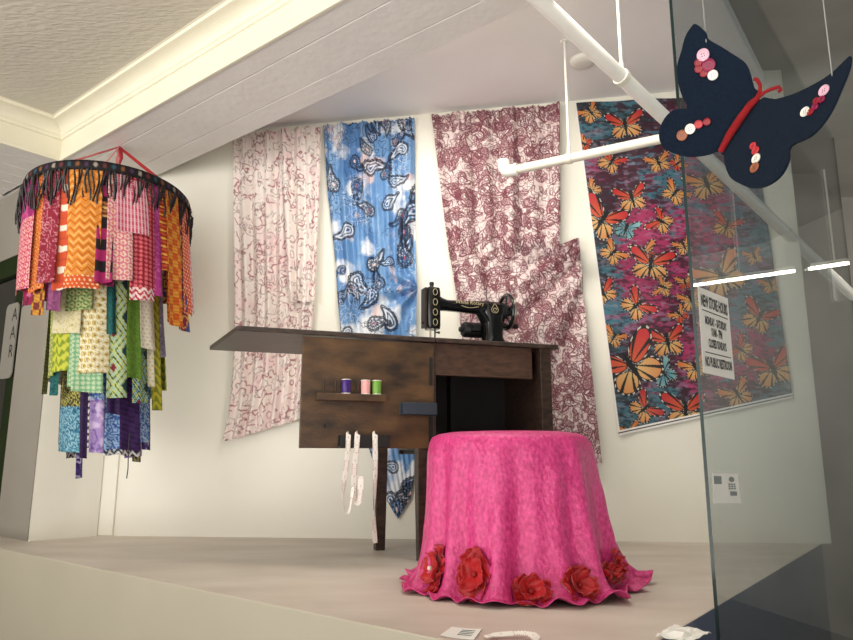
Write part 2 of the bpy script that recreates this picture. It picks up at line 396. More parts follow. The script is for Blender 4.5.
# ================================================================== SEWING TABLE
TZ0, TZ1 = .757, .774
F0 = on_z(np.array(303.), np.array(334.), .76); F0[2] = 0            # front line of the table at the door's free corner
def T(s, d, z): return F0 + E1 * s + E2 * d + EZ * z
SL, SR, SH = -.218, .985, .478      # leaf end, top end, hinge
DEP = .50
tb = thing('sewing_table', 'dark wooden sewing cabinet table with its leaf and door folded out to the left', 'sewing table', tuple(T(.6, .2, 0)))
mb = MB(); mb.box(F0, TAX, (SH + .002, -.012, TZ0), (SR, .405, TZ1)); mb.build('tabletop', M['woodtop'], tb, bevel=.003)
mb = MB(); mb.prism([T(SL, -.012, TZ0), T(SH - .002, -.012, TZ0), T(SH - .002, .47, TZ0), T(SL - .062, .47, TZ0)], (0, 0, TZ1 - TZ0)); lf = mb.build('table_leaf', M['woodtop'], tb, bevel=.003)
mb = MB(); 
# cabinet body: back, sides, bottom boards (parts)
LEGS = [(.402, .0), (.938, .0)]
ZB = .375
mb = MB(); mb.box(F0, TAX, (SH - .028, .005, ZB), (SH + .006, .03, TZ0)); 
mb.box(F0, TAX, (SH - .028, .03, ZB), (SH - .006, .34, TZ0)); mb.build('side_panel', M['wood'], tb, bevel=.002)
mb = MB(); mb.box(F0, TAX, (.925, .035, .36), (.955, .36, TZ0)); mb.build('side_panel', M['wood'], tb, bevel=.002)
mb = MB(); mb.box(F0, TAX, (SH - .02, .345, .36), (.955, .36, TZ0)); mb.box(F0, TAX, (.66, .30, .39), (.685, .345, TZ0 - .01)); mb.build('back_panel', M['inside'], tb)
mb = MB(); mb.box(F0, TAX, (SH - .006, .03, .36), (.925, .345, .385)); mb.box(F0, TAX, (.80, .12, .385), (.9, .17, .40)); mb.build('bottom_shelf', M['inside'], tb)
mb = MB(); mb.box(F0, TAX, (SH + .006, .012, .640), (.880, .032, TZ0)); mb.box(F0, TAX, (SH + .006, .009, .640), (.880, .012, .644)); mb.build('apron', M['apron'], tb, bevel=.002)
def leg(s, d, name='leg', top=TZ0, w=.042, bot=0.0, w2=.03):
    mb = MB(); V = []
    for z, ww in ((bot, w2), (bot + .02, w2 + .001), (.30, w), (top, w)):
        for (a, b) in ((-.5, -.5), (.5, -.5), (.5, .5), (-.5, .5)): V.append(T(s + a * ww, d + b * ww, z))
    Fc = [(3, 2, 1, 0)] + [(k * 4 + j, k * 4 + (j + 1) % 4, k * 4 + 4 + (j + 1) % 4, k * 4 + 4 + j) for k in range(3) for j in range(4)] + [(12, 13, 14, 15)]
    mb.add(V, Fc); return mb.build(name, M['wood'], tb, bevel=.002)
leg(.436, .02, top=ZB + .02); leg(.932, .022, w=.046); leg(.379, .345, top=ZB + .1, w=.046, w2=.036); leg(.93, .34, top=ZB + .02)
# the open door with the thread rack
DZ0, DZ1 = .379, .752
mb = MB(); mb.box(F0, TAX, (.0, -.006, DZ0), (.472, .012, DZ1)); door = mb.build('door', M['woodd'], tb, bevel=.002)
mb = MB(); mb.box(F0, TAX, (.452, -.009, .395), (.468, -.006, .49)); mb.build('hinge', M['blackm'], door)
mb = MB(); mb.box(F0, TAX, (.455, -.009, .60), (.466, -.006, .70)); mb.build('hinge', M['blackm'], door)
def dpt(x, y, out=0.): return on_plane(np.asarray(x, float), np.asarray(y, float), -E2, float(-E2 @ F0) + .006 + out)
def sd(p): return float((p - F0) @ E1), float(p[2])
s0, z0 = sd(dpt(321, 401)); s1, z1 = sd(dpt(382, 394))
RZ = z1 - .005
mb = MB(); mb.box(F0, TAX, (s0 - .02, -.044, RZ - .024), (s1 + .004, -.006, RZ)); rack = mb.build('thread_rack', M['woodd'], door, bevel=.002)
SPD = -.026   # spool depth
pins = [324, 335.5, 346, 356, 365.5, 376.5]
for x in pins:
    s = sd(dpt(x, 394, .02))[0]; mb = MB(); mb.lathe(T(s, SPD, RZ), EZ, [(.0022, 0), (.0022, .045), (.001, .047)], 8); mb.build('spool_pin', M['brownm'], rack)
for (x, mt, lb) in ((346, 'th_purple', 'spool of purple thread on the cabinet door rack'), (365.5, 'th_pink', 'spool of pale pink thread on the cabinet door rack'), (376.5, 'th_green', 'spool of lime green thread on the cabinet door rack')):
    s = sd(dpt(x, 394, .02))[0]; b = T(s, SPD, RZ)
    sp = thing('thread_spool', lb, 'spool of thread', tuple(b), 'thread spools on the rack')
    mb = MB(); mb.lathe(b + EZ * .0025, EZ, [(.0150, 0), (.0158, .002), (.0158, .042), (.0150, .044)], 24); mb.build('thread', M[mt], sp, smooth=True)
    for h in (0, .0465):
        mb = MB(); mb.lathe(b + EZ * h, EZ, [(.0163, 0), (.0168, .0006), (.0168, .0019), (.0163, .0025)], 24); mb.build('rim', M['b_white'], sp, smooth=True)
def tray(x0, x1, y0, y1, out, side):
    a, zt = sd(dpt(x0, y0, out)); b, zb = sd(dpt(x1, y1, out))
    mb = MB(); mb.box(F0, TAX, (a, -out, zb), (b, -.006, zb + .003)); mb.box(F0, TAX, (a, -out, zb), (b, -out + .004, zt)); mb.box(F0, TAX, (b - .003, -out, zb), (b, -.006, zt))
    mb.box(F0, TAX, (a, -.009, zb), (b, -.006, zt))
    return mb, a, b, zb, zt
mb, *_ = tray(404, 438, 402, 415, .052, 0); mb.build('metal_tray', M['slate'], door, bevel=.0012)
mb, ta, tb_, tz0, tz1 = tray(341, 390, 435, 447.5, .045, 0); mb.build('tape_holder', M['blackm'], door, bevel=.0012)
mb = MB(); mb.lathe(T(*[sd(dpt(324, 426))[0], -.006, sd(dpt(324, 426))[1]]), -E2, [(.006, 0), (.006, .004), (.002, .005)], 12); mb.build('catch', M['blackm'], door)

# ---- tape measures
def tape_strip(pts, nrm, w, mbx, twist=None):
    pts = np.asarray(pts, float)
    # resample
    d = np.concatenate([[0], np.cumsum(np.linalg.norm(np.diff(pts, axis=0), axis=1))]); n = max(12, int(d[-1] / .003)); t = np.linspace(0, d[-1], n)
    C = np.stack([np.interp(t, d, pts[:, k]) for k in range(3)], 1)
    ker = np.ones(7) / 7
    Cp = np.vstack([[C[0]] * 3, C, [C[-1]] * 3]); C = np.stack([np.convolve(Cp[:, k], ker, 'valid') for k in range(3)], 1)
    tg = np.gradient(C, axis=0); tg /= np.linalg.norm(tg, axis=1)[:, None] + 1e-9
    N = np.broadcast_to(np.asarray(nrm, float), C.shape).copy()
    if twist is not None:
        a = np.interp(t / d[-1], *zip(*twist)); S = np.cross(tg, N); S /= np.linalg.norm(S, axis=1)[:, None] + 1e-9
        S = S * np.cos(a)[:, None] + N * np.sin(a)[:, None]
    else:
        S = np.cross(tg, N); S /= np.linalg.norm(S, axis=1)[:, None] + 1e-9
    us = np.linspace(-1, 1, 9); P = C[:, None] + S[:, None] * us[None, :, None] * w / 2
    cm = (t / .0254)[:, None] * np.ones_like(us)[None]; u = np.ones_like(t)[:, None] * us[None]
    col = np.ones(P.shape) * lin((240, 236, 226))
    fr = np.abs(cm * 4 - np.round(cm * 4)); col = mixc(col, ((fr < .14) & (np.abs(u) > .6)) * .7, (150, 80, 76))
    f1 = cm - np.floor(cm); col = mixc(col, ((f1 > .42) & (f1 < .6) & (np.abs(u) < .25)) * .6, (140, 80, 74))
    mbx.grid(P, col)
def dT(x, y, out): return dpt(np.array(float(x)), np.array(float(y)), out)
t1 = thing('tape_measure', 'white tape measure hung in two loops over the left of the black door holder', 'tape measure', tuple(dT(352, 436, .05)), 'tape measures on the door')
mb = MB(); tape_strip([dT(348.5, 433.5, .020), dT(348.5, 433.5, .045), dT(348, 450, .049), dT(346, 468, .049), dT(343.5, 485, .049), dT(343.2, 500, .05), dT(345, 512, .052), dT(348, 514.5, .055), dT(350, 508, .060), dT(352, 495, .062), dT(353, 486, .062)], -E2, .0165, mb, [(0, 0), (.45, .1), (.62, 1.2), (.8, 1.35), (1, 1.1)]); mb.build('tape', M['tape'], t1, solid=.0008, smooth='full')
mb = MB(); tape_strip([dT(357.5, 433.5, .020), dT(357.5, 433.5, .045), dT(356.5, 450, .050), dT(354.5, 466, .053), dT(354, 480, .055), dT(354.5, 498, .056), dT(356, 504, .058), dT(359, 503, .062), dT(360.5, 490, .064), dT(361, 476, .064)], -E2, .0185, mb, [(0, 0), (.5, .15), (.7, .3), (1, .3)]); mb.build('tape', M['tape'], t1, solid=.0008, smooth='full')
t2 = thing('tape_measure', 'white tape measure hanging straight down in front of the rear table leg', 'tape measure', tuple(dT(375, 436, .05)), 'tape measures on the door')
mb = MB(); tape_strip([dT(375, 433.5, .020), dT(375, 433.5, .045), dT(375.3, 450, .049), dT(375.3, 475, .049), dT(374.8, 500, .049), dT(374, 515, .05), dT(374.6, 530, .05), dT(375.2, 544, .05)], -E2, .0185, mb, [(0, 0), (.3, .1), (.55, .75), (.7, 1.15), (.85, .6), (1, .3)]); mb.build('tape', M['tape'], t2, solid=.0008, smooth='full')

# ================================================================== SEWING MACHINE
MD = .20
mo = T(.72, MD, TZ1)
sm = thing('sewing_machine', 'vintage black and gold sewing machine on the dark wooden table', 'sewing machine', tuple(mo))
def mp(x, y, d=0.):   # point on the machine's mid plane (d further back)
    return on_plane(np.asarray(x, float), np.asarray(y, float), -E2, float(-E2 @ F0) - MD - d)
def msz(x, y): p = mp(x, y); return float((p - F0) @ E1), float(p[2])
def MT(s, d, z): return T(s, MD + d, z)
def loft(mb, secs, n=20, mi=0, pw=3.0):    # secs: (center s,d,z ; half a along 'vec1', half b along vec2 ; axes)
    V = []
    for (c, va, vb) in secs:
        for j in range(n):
            th = 2 * math.pi * j / n; cs, sn = math.cos(th), math.sin(th)
            V.append(np.asarray(c) + np.asarray(va) * np.sign(cs) * abs(cs) ** (2 / pw) + np.asarray(vb) * np.sign(sn) * abs(sn) ** (2 / pw))
    k = len(secs); Fc = [(i * n + j, i * n + (j + 1) % n, (i + 1) * n + (j + 1) % n, (i + 1) * n + j) for i in range(k - 1) for j in range(n)]
    Fc += [tuple(range(n))[::-1], tuple((k - 1) * n + j for j in range(n))]
    mb.add(V, Fc, mi)
hs0, hzt = msz(425.2, 288); hs1, hzb = msz(438.2, 330)
# body: bed, pillar, arm, head (one casting)
mb = MB()
ps0, _ = msz(484, 330); ps1, _ = msz(500.5, 330); _, azt = msz(470, 301.2); _, azb = msz(455, 312.5)
loft(mb, [(MT((hs0 + ps1) / 2 + .02, 0, TZ1 + .0005), E1 * ((ps1 - hs0) / 2 + .05), E2 * .085), (MT((hs0 + ps1) / 2 + .02, 0, TZ1 + .018), E1 * ((ps1 - hs0) / 2 + .05), E2 * .085), (MT((hs0 + ps1) / 2 + .02, 0, TZ1 + .021), E1 * ((ps1 - hs0) / 2 + .045), E2 * .08)], 28, pw=8)
pc = (ps0 + ps1) / 2; hw = (ps1 - ps0) / 2
loft(mb, [(MT(pc, 0, TZ1 + .02), E1 * (hw + .012), E2 * .05), (MT(pc, 0, TZ1 + .05), E1 * hw, E2 * .04), (MT(pc, 0, azb - .02), E1 * hw, E2 * .036), (MT(pc, 0, azb + .01), E1 * (hw + .01), E2 * .036), (MT(pc, 0, azt - .012), E1 * (hw + .01), E2 * .034), (MT(pc, 0, azt), E1 * (hw * .9), E2 * .022)], 24, pw=4)
as0 = hs1 - .005
ah = (azt - azb) / 2; ac = (azt + azb) / 2
loft(mb, [(MT(as0, 0, ac + .006), E2 * .030, EZ * ah * 1.35), (MT(as0 + .018, 0, ac + .003), E2 * .026, EZ * ah * 1.02), (MT(as0 + .04, 0, ac), E2 * .023, EZ * ah * .86), (MT(as0 + .11, 0, ac), E2 * .026, EZ * ah * .92), (MT(ps0 - .01, 0, ac + .001), E2 * .031, EZ * ah * 1.05), (MT(ps0 + .015, 0, ac - .004), E2 * .034, EZ * ah * 1.25), (MT(ps1 + .004, 0, ac - .002), E2 * .034, EZ * ah * 1.12)], 24, pw=2.6)
loft(mb, [(MT(ps0 - .022, 0, azb + .012), E1 * .02, E2 * .026), (MT(ps0 - .004, 0, azb - .008), E1 * .02, E2 * .032), (MT(ps0 + .01, 0, azb - .035), E1 * .014, E2 * .035)], 16, pw=2.4)
hc = (hs0 + hs1) / 2; hh = (hs1 - hs0) / 2
loft(mb, [(MT(hc + .003, 0, hzb), E1 * (hh - .003), E2 * .026), (MT(hc + .002, 0, hzb + .012), E1 * hh, E2 * .030), (MT(hc + .002, 0, hzt - .015), E1 * hh, E2 * .030), (MT(hc + .002, 0, hzt), E1 * (hh - .003), E2 * .027)], 24, pw=6)
mb.build('machine_body', M['black'], sm, smooth=True)
mb = MB(); loft(mb, [(MT(hs0 - .004, 0, hzb + .006), E1 * .005, E2 * .027), (MT(hs0 - .004, 0, hzt - .003), E1 * .005, E2 * .027)], 16, pw=6); mb.build('face_plate', M['brownm'], sm, smooth=True)
# gilt ornament on the head front
mb = MB()
for k in range(4):
    z = hzb + .025 + k * (hzt - hzb - .045) / 3; a = [MT(hc + .004 + .009 * math.cos(t), -.0305, z + .013 * math.sin(t)) for t in np.linspace(0, 2 * math.pi, 15)[:-1]]; mb.tube(a, .0009, 5, closed=True)
mb.build('gilt_ornament', M['gold'], sm)
cs, cz = msz(430, 285)
mb = MB(); mb.lathe(MT(hc, 0, hzt), EZ, [(.008, 0), (.008, .014), (.0095, .015), (.0095, .024), (.006, .027)], 14); mb.build('pressure_knob', M['blackm'], sm, smooth=True)
mb = MB(); mb.lathe(MT(hc - .006, 0, TZ1 + .022), EZ, [(.0022, 0), (.003, .012), (.004, .022), (.004, hzb - TZ1 - .02)], 10); mb.build('needle_bar', M['chrome'], sm, smooth=True)
mb = MB(); mb.lathe(MT(hc + .012, -.004, TZ1 + .026), EZ, [(.003, 0), (.003, hzb - TZ1 - .024)], 10); mb.box(MT(hc + .012, -.004, TZ1 + .0225), TAX, (-.006, -.012, 0), (.006, .012, .004)); mb.lathe(MT(hc + .008, -.01, hzb - .012), E1, [(.003, 0), (.003, .014), (.005, .015), (.005, .021)], 10); mb.build('presser_foot', M['brownm'], sm)
mb = MB(); mb.lathe(MT(hs0 - .008, 0, hzb + .025), -E1, [(.007, 0), (.007, .005), (.003, .007)], 12); mb.build('tension_knob', M['brownm'], sm, smooth=True)
sps, spz = msz(486.5, 290); mb = MB(); mb.lathe(MT(sps, 0, azt - .002), EZ, [(.005, 0), (.005, .004), (.0015, .005), (.0015, spz - azt), (.0006, spz - azt + .002)], 8); mb.build('spool_pin', M['blackm'], sm)
mb = MB(); mb.lathe(MT(sps - .05, 0, azt - .008), EZ, [(.009, 0), (.009, .008), (.004, .011)], 12); mb.build('oil_cap', M['blackm'], sm, smooth=True)
# hand wheel
ws, wz = msz(506, 312); WR = .070; wc = MT(ws, 0, wz)
mb = MB(); mb.lathe(MT(ps1, 0, wz), E1, [(.036, -.004), (.036, .012), (.030, .016), (.030, .030), (.018, .034), (.018, ws - ps1 + .02)], 20); mb.build('wheel_hub', M['blackm'], sm, smooth=True)
th = np.linspace(0, 2 * math.pi, 49)[:-1]
ring = [wc + E2 * WR * math.cos(t) + EZ * WR * math.sin(t) for t in th]
mb = MB(); mb.tube(ring, .0075, 12, closed=True)
for k in range(5):
    t = k * 2 * math.pi / 5 + .4; mb.tube([wc + (E2 * math.cos(t) + EZ * math.sin(t)) * r for r in (.008, .03, .066)], (.008, .006, .005), 8)
hw_ = mb.build('hand_wheel', M['black'], sm, smooth=True)
ring2 = [wc + E1 * .0062 + E2 * (WR + .001) * math.cos(t) + EZ * (WR + .001) * math.sin(t) for t in th]
mb = MB(); mb.tube(ring2, .0062, 10, closed=True); mb.build('wheel_rim', M['chrome'], hw_, smooth=True)
# motor behind the pillar and bobbin winder
ms, mz = msz(472, 326.5); mb = MB(); c = MT(ms - .012, .075, mz)
mb.lathe(c, E1, [(.010, -.012), (.012, 0), (.026, .002), (.032, .010), (.032, .085), (.026, .093), (.012, .095), (.010, .12)], 24); mb.box(MT(ms + .03, .045, mz), TAX, (-.015, -.03, -.012), (.015, .03, .012)); mb.build('motor', M['blackm'], sm, smooth=True)
bs, bz = msz(514, 326.5); mb = MB(); mb.lathe(MT(ps1 + .0, -.004, bz), E1, [(.012, 0), (.012, .018), (.006, .02), (.006, bs - ps1 - .004), (.011, bs - ps1 - .002), (.011, bs - ps1 + .012), (.005, bs - ps1 + .016)], 16); mb.build('bobbin_winder', M['blackm'], sm, smooth=True)
# gold lettering and crest
mb = MB(); a, z = msz(466.5, 304.4); put_text(mb, 'White Rotary', .021, MT(a, -.0335, z), E1, EZ, width=.125, bold=.0)
ln = [MT(a + s, -.0315, z - .016 - .004 * math.cos(s * 60)) for s in np.linspace(-.035, .04, 12)]; mb.tube(ln, .0008, 5)
mb.build('gold_lettering', M['gold'], sm, solid=.0006)
mb = MB(); a, z = msz(491, 310.5); cr = []
for t in np.linspace(0, 2 * math.pi, 25)[:-1]: cr.append(MT(a + .015 * math.cos(t), -.0375, z - .004 + .013 * math.sin(t) + (.012 * max(0, math.sin(t)) ** 8)))
mb.tube(cr, .001, 5, closed=True); mb.tube([MT(a + .007 * math.cos(t), -.0375, z - .004 + .007 * math.sin(t)) for t in np.linspace(0, 5.5, 14)], .001, 5); mb.build('gold_crest', M['gold'], sm)

# ================================================================== FABRICS ON THE WALL
def curtain(Lk, Rk, tk, nu, nv, out, fold):
    tk = np.asarray(tk, float); Lk = np.asarray(Lk, float); Rk = np.asarray(Rk, float)
    t = np.linspace(0, 1, nv); u = np.linspace(0, 1, nu)
    def sm_(v): 
        x = np.interp(t, tk, v); k = max(3, nv // 40) | 1; xp = np.concatenate([2 * x[0] - x[1:k // 2 + 1][::-1], x, 2 * x[-1] - x[-k // 2:-1][::-1]]) if k > 3 else x
        return np.convolve(xp, np.ones(k) / k, 'valid')[:nv] if k > 3 else x
    lx, ly, rx, ry = [sm_(v) for v in (Lk[:, 0], Lk[:, 1], Rk[:, 0], Rk[:, 1])]
    U, Tt = np.meshgrid(u, t)
    X = lx[:, None] * (1 - U) + rx[:, None] * U; Y = ly[:, None] * (1 - U) + ry[:, None] * U
    P = on_wall(X, Y, 0.)
    D = out + fold(U, Tt, X, Y)
    return P + WN * np.maximum(D, .004)[..., None], U, Tt, X, Y
def arc(P):    # fabric metres
    w = np.linalg.norm(P[0, -1] - P[0, 0]); h = np.linalg.norm(P[-1, 0] - P[0, 0]); return w, h

# 1 pale pink line-art jersey
def pleat(seed, n, amp, grow=1.0):
    r = np.random.default_rng(seed); ph = r.random(4) * 6.28
    def f(U, T_, X, Y):
        w = U + .02 * np.sin(5 * T_ + ph[0]) + .03 * (vnoise(U * 4, T_ * 2, seed) - .5)
        a = np.sin(2 * math.pi * n * w + ph[1]) + .6 * np.sin(2 * math.pi * n * .53 * w + ph[2] + 1.3 * T_)
        fine = .25 * np.sin(2 * math.pi * n * 2.7 * w + ph[3]) * np.exp(-T_ * 7)
        e = np.exp(-T_ * 30)
        return amp * (1.2 + a * (.65 + .35 * np.minimum(T_ * grow, 1)) + fine) + .006 * e * np.sin(160 * U)
    return f
def lineart(sx, sy, seed):
    C = np.ones(sx.shape + (3,)) * lin((236, 224, 216))
    C = mixc(C, np.clip((fbm(sx * 12, sy * 12, seed + 9) - .5) * 4, 0, 1) * .5, (234, 196, 198))
    wx = sx + .010 * (fbm(sx * 60, sy * 60, seed + 1, 2) - .5); wy = sy + .010 * (fbm(sx * 60, sy * 60, seed + 2, 2) - .5)
    l1 = contour(wx * 30, wy * 30, 2.6, seed + 3, .05); l2 = contour(wx * 26 + 9, wy * 26, 2.4, seed + 5, .06); l3 = contour(wx * 36 + 3, wy * 36, 1.6, seed + 7, .08)
    brk = np.clip((fbm(sx * 34 + 5, sy * 34, seed + 11, 2) - .45) * 9, 0, 1)
    C = mixc(C, l1 * .65 * (1 - brk), (120, 106, 108)); C = mixc(C, l2 * .85 * brk, (146, 52, 68)); C = mixc(C, l3 * .7 * np.clip((fbm(sx * 22, sy * 22, seed + 14, 2) - .5) * 9, 0, 1), (122, 34, 58))
    return C
f1 = pleat(3, 7, .014)
P, U, T_, X, Y = curtain([(235, 137), (236, 200), (237, 300), (235.5, 370), (232, 410), (226, 442)], [(322, 130.5), (320, 200), (317, 290), (313, 335), (311, 380), (308, 418)], [0, .2, .53, .76, .89, 1], 190, 560, .012, f1)
w, h = arc(P); C = lineart(U * w * 1.25, T_ * h, 11)
mb = MB(); mb.grid(P, C)
f1b = pleat(8, 3, .014)
P2, U2, T2, X2, Y2 = curtain([(284, 133), (286, 190), (289, 250), (292, 304)], [(323.5, 130), (321.5, 190), (319.5, 250), (317, 304)], [0, .35, .7, 1], 80, 340, .028, f1b)
mb.grid(P2, lineart(U2 * .19 + .1, T2 * .82 + .03, 21))
o = mb.build('fabric_hanging', M['satin'], None, smooth='full', solid=.0012)
tag(o, 'pale pink fabric with thin maroon line drawings, hung leftmost on the cream wall', 'fabric', 'fabrics hung on the back wall')

# 2 blue paisley jersey
pin2 = (419., 290.)
def f2(U, T_, X, Y):
    b = pleat(5, 8, .014)(U, T_, X, Y) * (1 - .8 * np.clip((Y - 360) / 80, 0, 1))
    ang = np.arctan2(Y - pin2[1], pin2[0] - X + .01); r = np.hypot(X - pin2[0], Y - pin2[1])
    m = np.clip((Y - 235) / 60, 0, 1) * np.exp(-(r / 75) ** 2)
    return b * (1 - .6 * m) + m * (.024 + .018 * np.sin(ang * 9 + .5))
P, U, T_, X, Y = curtain([(324.5, 128), (328, 190), (336, 260), (342, 335), (356, 400), (370, 450), (384, 495), (398, 519)], [(415, 121), (415.5, 190), (416, 250), (418, 292), (417, 340), (416, 430), (416, 470), (411, 498)], [0, .16, .34, .53, .70, .83, .94, 1], 200, 760, .012, f2)
w, h = arc(P); sx, sy = (P - W0) @ WD * 1.2, 2.1 - P[..., 2]; sx = sx - sx.min(); w = float(sx.max()) / 1.2; h = float(sy.max())
C = np.ones(sx.shape + (3,)) * lin((98, 142, 190))
C = mixc(C, np.clip((fbm(sx * 14, sy * 5, 31) - .5) * 3, 0, 1) * .8, (66, 112, 168)); C = mixc(C, np.clip((fbm(sx * 22, sy * 9, 33) - .55) * 4, 0, 1) * .8, (142, 178, 214))
C = mixc(C, np.clip((fbm(sx * 11 + 3, sy * 10, 36) - .55) * 7, 0, 1), (222, 226, 232)); C = mixc(C, np.clip((fbm(sx * 12 + 9, sy * 11, 39) - .64) * 9, 0, 1) * .8, (220, 194, 188))
r = np.random.default_rng(5)
for k in range(74):
    cx, cy = r.random() * w * 1.2, h * (k + r.random()) / 74; s = .034 + .038 * r.random()
    paisley(C, sx, sy, cx, cy, s, r.random() * 6.28, ((18, 26, 48), [None, (196, 206, 222), None, (90, 132, 184), None][k % 5], [(40, 60, 100), (30, 40, 70), (206, 216, 230)][k % 3], [(150, 66, 84), (226, 196, 190), (44, 70, 116)][k % 3]), 1 if k % 2 else -1)
C = mixc(C, contour(sx * 44, sy * 44, 2.2, 44, .05) * np.clip((fbm(sx * 9, sy * 9, 45) - .46) * 8, 0, 1), (28, 38, 66)); C = mixc(C, contour(sx * 52, sy * 52, 2.0, 48, .05) * np.clip((fbm(sx * 9 + 4, sy * 9, 49) - .5) * 8, 0, 1) * .8, (206, 216, 232))
mb = MB(); mb.grid(P, C)
o = mb.build('fabric_hanging', M['satin'], None, smooth='full', solid=.0012)
tag(o, 'blue paisley fabric gathered at the right, hung on the wall behind the table', 'fabric', 'fabrics hung on the back wall')

# 3 maroon paisley jersey, swagged to a pin at its right
pin3 = (578., 240.)
def f3(U, T_, X, Y):
    b = pleat(9, 5, .016)(U, T_, X, Y)
    ang = np.arctan2(Y - pin3[1], pin3[0] - X + 22.); r = np.hypot(X - pin3[0], Y - pin3[1])
    m = np.clip((Y - 225) / 45, 0, 1) * np.clip((X - 470) / 60, 0, 1) 
    sw = .022 + .016 * np.sin(ang * 13 + .8) + .006 * np.sin(ang * 29)
    return b * (1 - .85 * m) + m * sw + .012 * np.exp(-(r / 8) ** 2)
P, U, T_, X, Y = curtain([(432, 118), (438, 165), (446, 230), (449.5, 256), (453, 272), (462, 335), (472, 400), (482, 470)], [(558.5, 107), (559, 165), (559.5, 226), (558.5, 266), (577.5, 239), (585, 320), (592, 390), (600, 463)], [0, .15, .36, .415, .46, .66, .83, 1], 270, 620, .012, f3)
w, h = arc(P); sx, sy = (P - W0) @ WD * 1.2, 2.1 - P[..., 2]; sx = sx - sx.min(); w = float(sx.max()) / 1.25; h = float(sy.max())
C = np.ones(sx.shape + (3,)) * lin((222, 204, 200))
C = mixc(C, contour(sx * 36, sy * 36, 2.4, 51, .045) * .9, (108, 62, 66)); C = mixc(C, contour(sx * 50, sy * 50, 2.4, 54, .045) * .85, (94, 50, 56)); C = mixc(C, contour(sx * 24 + 4, sy * 24, 3.2, 56, .045) * .8, (104, 54, 64))
C = mixc(C, np.clip((fbm(sx * 26, sy * 26, 57) - .52) * 8, 0, 1) * .22, (176, 124, 130))
r = np.random.default_rng(6)
for k in range(800):
    cx, cy = r.random() * w * 1.25, r.random() * h; s = .018 + .018 * r.random()
    paisley(C, sx, sy, cx, cy, s, r.random() * 6.28, ((112, 52, 64), [None, (214, 186, 186), (238, 226, 222), None, (196, 156, 160)][k % 5], (104, 52, 62), [(128, 70, 80), (236, 220, 216)][k % 2]), 1 if k % 2 else -1)
mb = MB(); mb.grid(P, C)
o = mb.build('fabric_hanging', M['satin'], None, smooth='full', solid=.0012)
tag(o, 'maroon and pink paisley fabric swagged to a pin, behind the sewing machine', 'fabric', 'fabrics hung on the back wall')

# 4 monarch butterfly print, nearly flat, bottom edge with white selvage
TL, BL, BR = on_wall(574, 104), on_wall(618, 436), on_wall(792, 398)
q0 = on_wall(np.array(766.6), np.array(224.)); TRd = q0 - BR; TR = BR + TRd * ((2.005 - BR[2]) / TRd[2])
nu, nv = 330, 600
u = np.linspace(0, 1, nu); t = np.linspace(0, 1, nv); U, T_ = np.meshgrid(u, t)
P = (TL[None, None] * (1 - U[..., None]) + TR * U[..., None]) * (1 - T_[..., None]) + (BL * (1 - U[..., None]) + BR * U[..., None]) * T_[..., None]
D = .010 + .004 * np.sin(U * 19 + 2 * T_) * (1 - .5 * T_) + .004 * (vnoise(U * 7, T_ * 6, 61) - .5)
sx = (P - W0) @ WD; sy = P[..., 2]
P = P + WN * D[..., None]
base = fbm(sx * 3.2 + 1.3, sy * 2.6, 62, 3); st = fbm(sx * 26, sy * 66, 65, 3); tex = fbm(sx * 60, sy * 110, 68, 3)
C = np.ones(sx.shape + (3,)) * lin((74, 128, 146))
C = mixc(C, np.clip((base - .535 + (st - .5) * .5) * 7, 0, 1), (186, 46, 104)); C = mixc(C, np.clip((fbm(sx * 9, sy * 24, 77, 3) - .6) * 6, 0, 1) * .5, (206, 92, 146))
C = mixc(C, np.clip((fbm(sx * 5, sy * 5, 70, 3) - .505 + (st - .5) * .8) * 7, 0, 1) * .85, (28, 24, 34))
C = mixc(C, np.clip((tex - .54) * 7, 0, 1) * .72, (26, 22, 34)); C = mixc(C, np.clip((fbm(sx * 40, sy * 100, 74, 2) - .66) * 7, 0, 1) * .4, (176, 168, 186))
mon = [(591,114,13,.6,1),(625,126,18,.1,0),(584,145,10,1.2,3),(611,163,15,-.6,0),(658,164,12,.3,1),(677,164,9,-1,3),(632,199,17,.2,0),(674,194,13,-.7,1),(591,192,11,.9,1),(626,229,13,-.4,2),(661,222,14,1.0,0),(612,254,13,-.8,1),(644,253,13,.2,3),(684,247,10,.4,1),(650,265,20,-.2,0),(663,288,10,1.2,1),(685,283,9,.2,3),(603,294,13,.5,0),(636,306,16,-.9,0),(691,301,12,.3,1),(680,315,10,.7,3),(613,338,11,-.5,1),(667,342,18,.15,0),(663,373,15,.6,2),(695,368,14,.4,1),(644,409,15,-.9,0),(685,411,21,.0,0),(629,432,10,.3,3),(706,185,19,.3,1),(726,227,15,-.4,0),(754,257,10,.3,1),(721,277,24,.5,1),(770,286,10,.2,1),(759,318,18,-.5,0),(772,369,21,.3,0),(737,395,15,.5,1),(715,330,14,.2,3),(740,350,12,.9,0),(725,125,16,.5,1),(702,120,14,.1,0),(602,221,25,-.55,0),(631,366,31,.55,0)]
for k, (x, y, s, ro, kd) in enumerate(mon):
    p = on_wall(float(x), float(y)); s_ = s * .95 * 3.15 / F
    monarch(C, sx, sy, float((p - W0) @ WD), float(p[2]), s_, ro, kd, .75 + .4 * ((k * 37) % 10) / 10)
C = C * .70
edge = (T_ > .985) | (U < .012); C = mixc(C, edge * 1.0, (236, 232, 226)); C = mixc(C, ((T_ > .990) & (T_ < .9945)) * 1.0, (40, 34, 36))
mb = MB(); mb.grid(P, C)
o = mb.build('fabric_hanging', M['satin'], None, smooth='full', solid=.0012)
tag(o, 'magenta and teal fabric printed with orange monarch butterflies, hung rightmost on the wall', 'fabric', 'fabrics hung on the back wall')

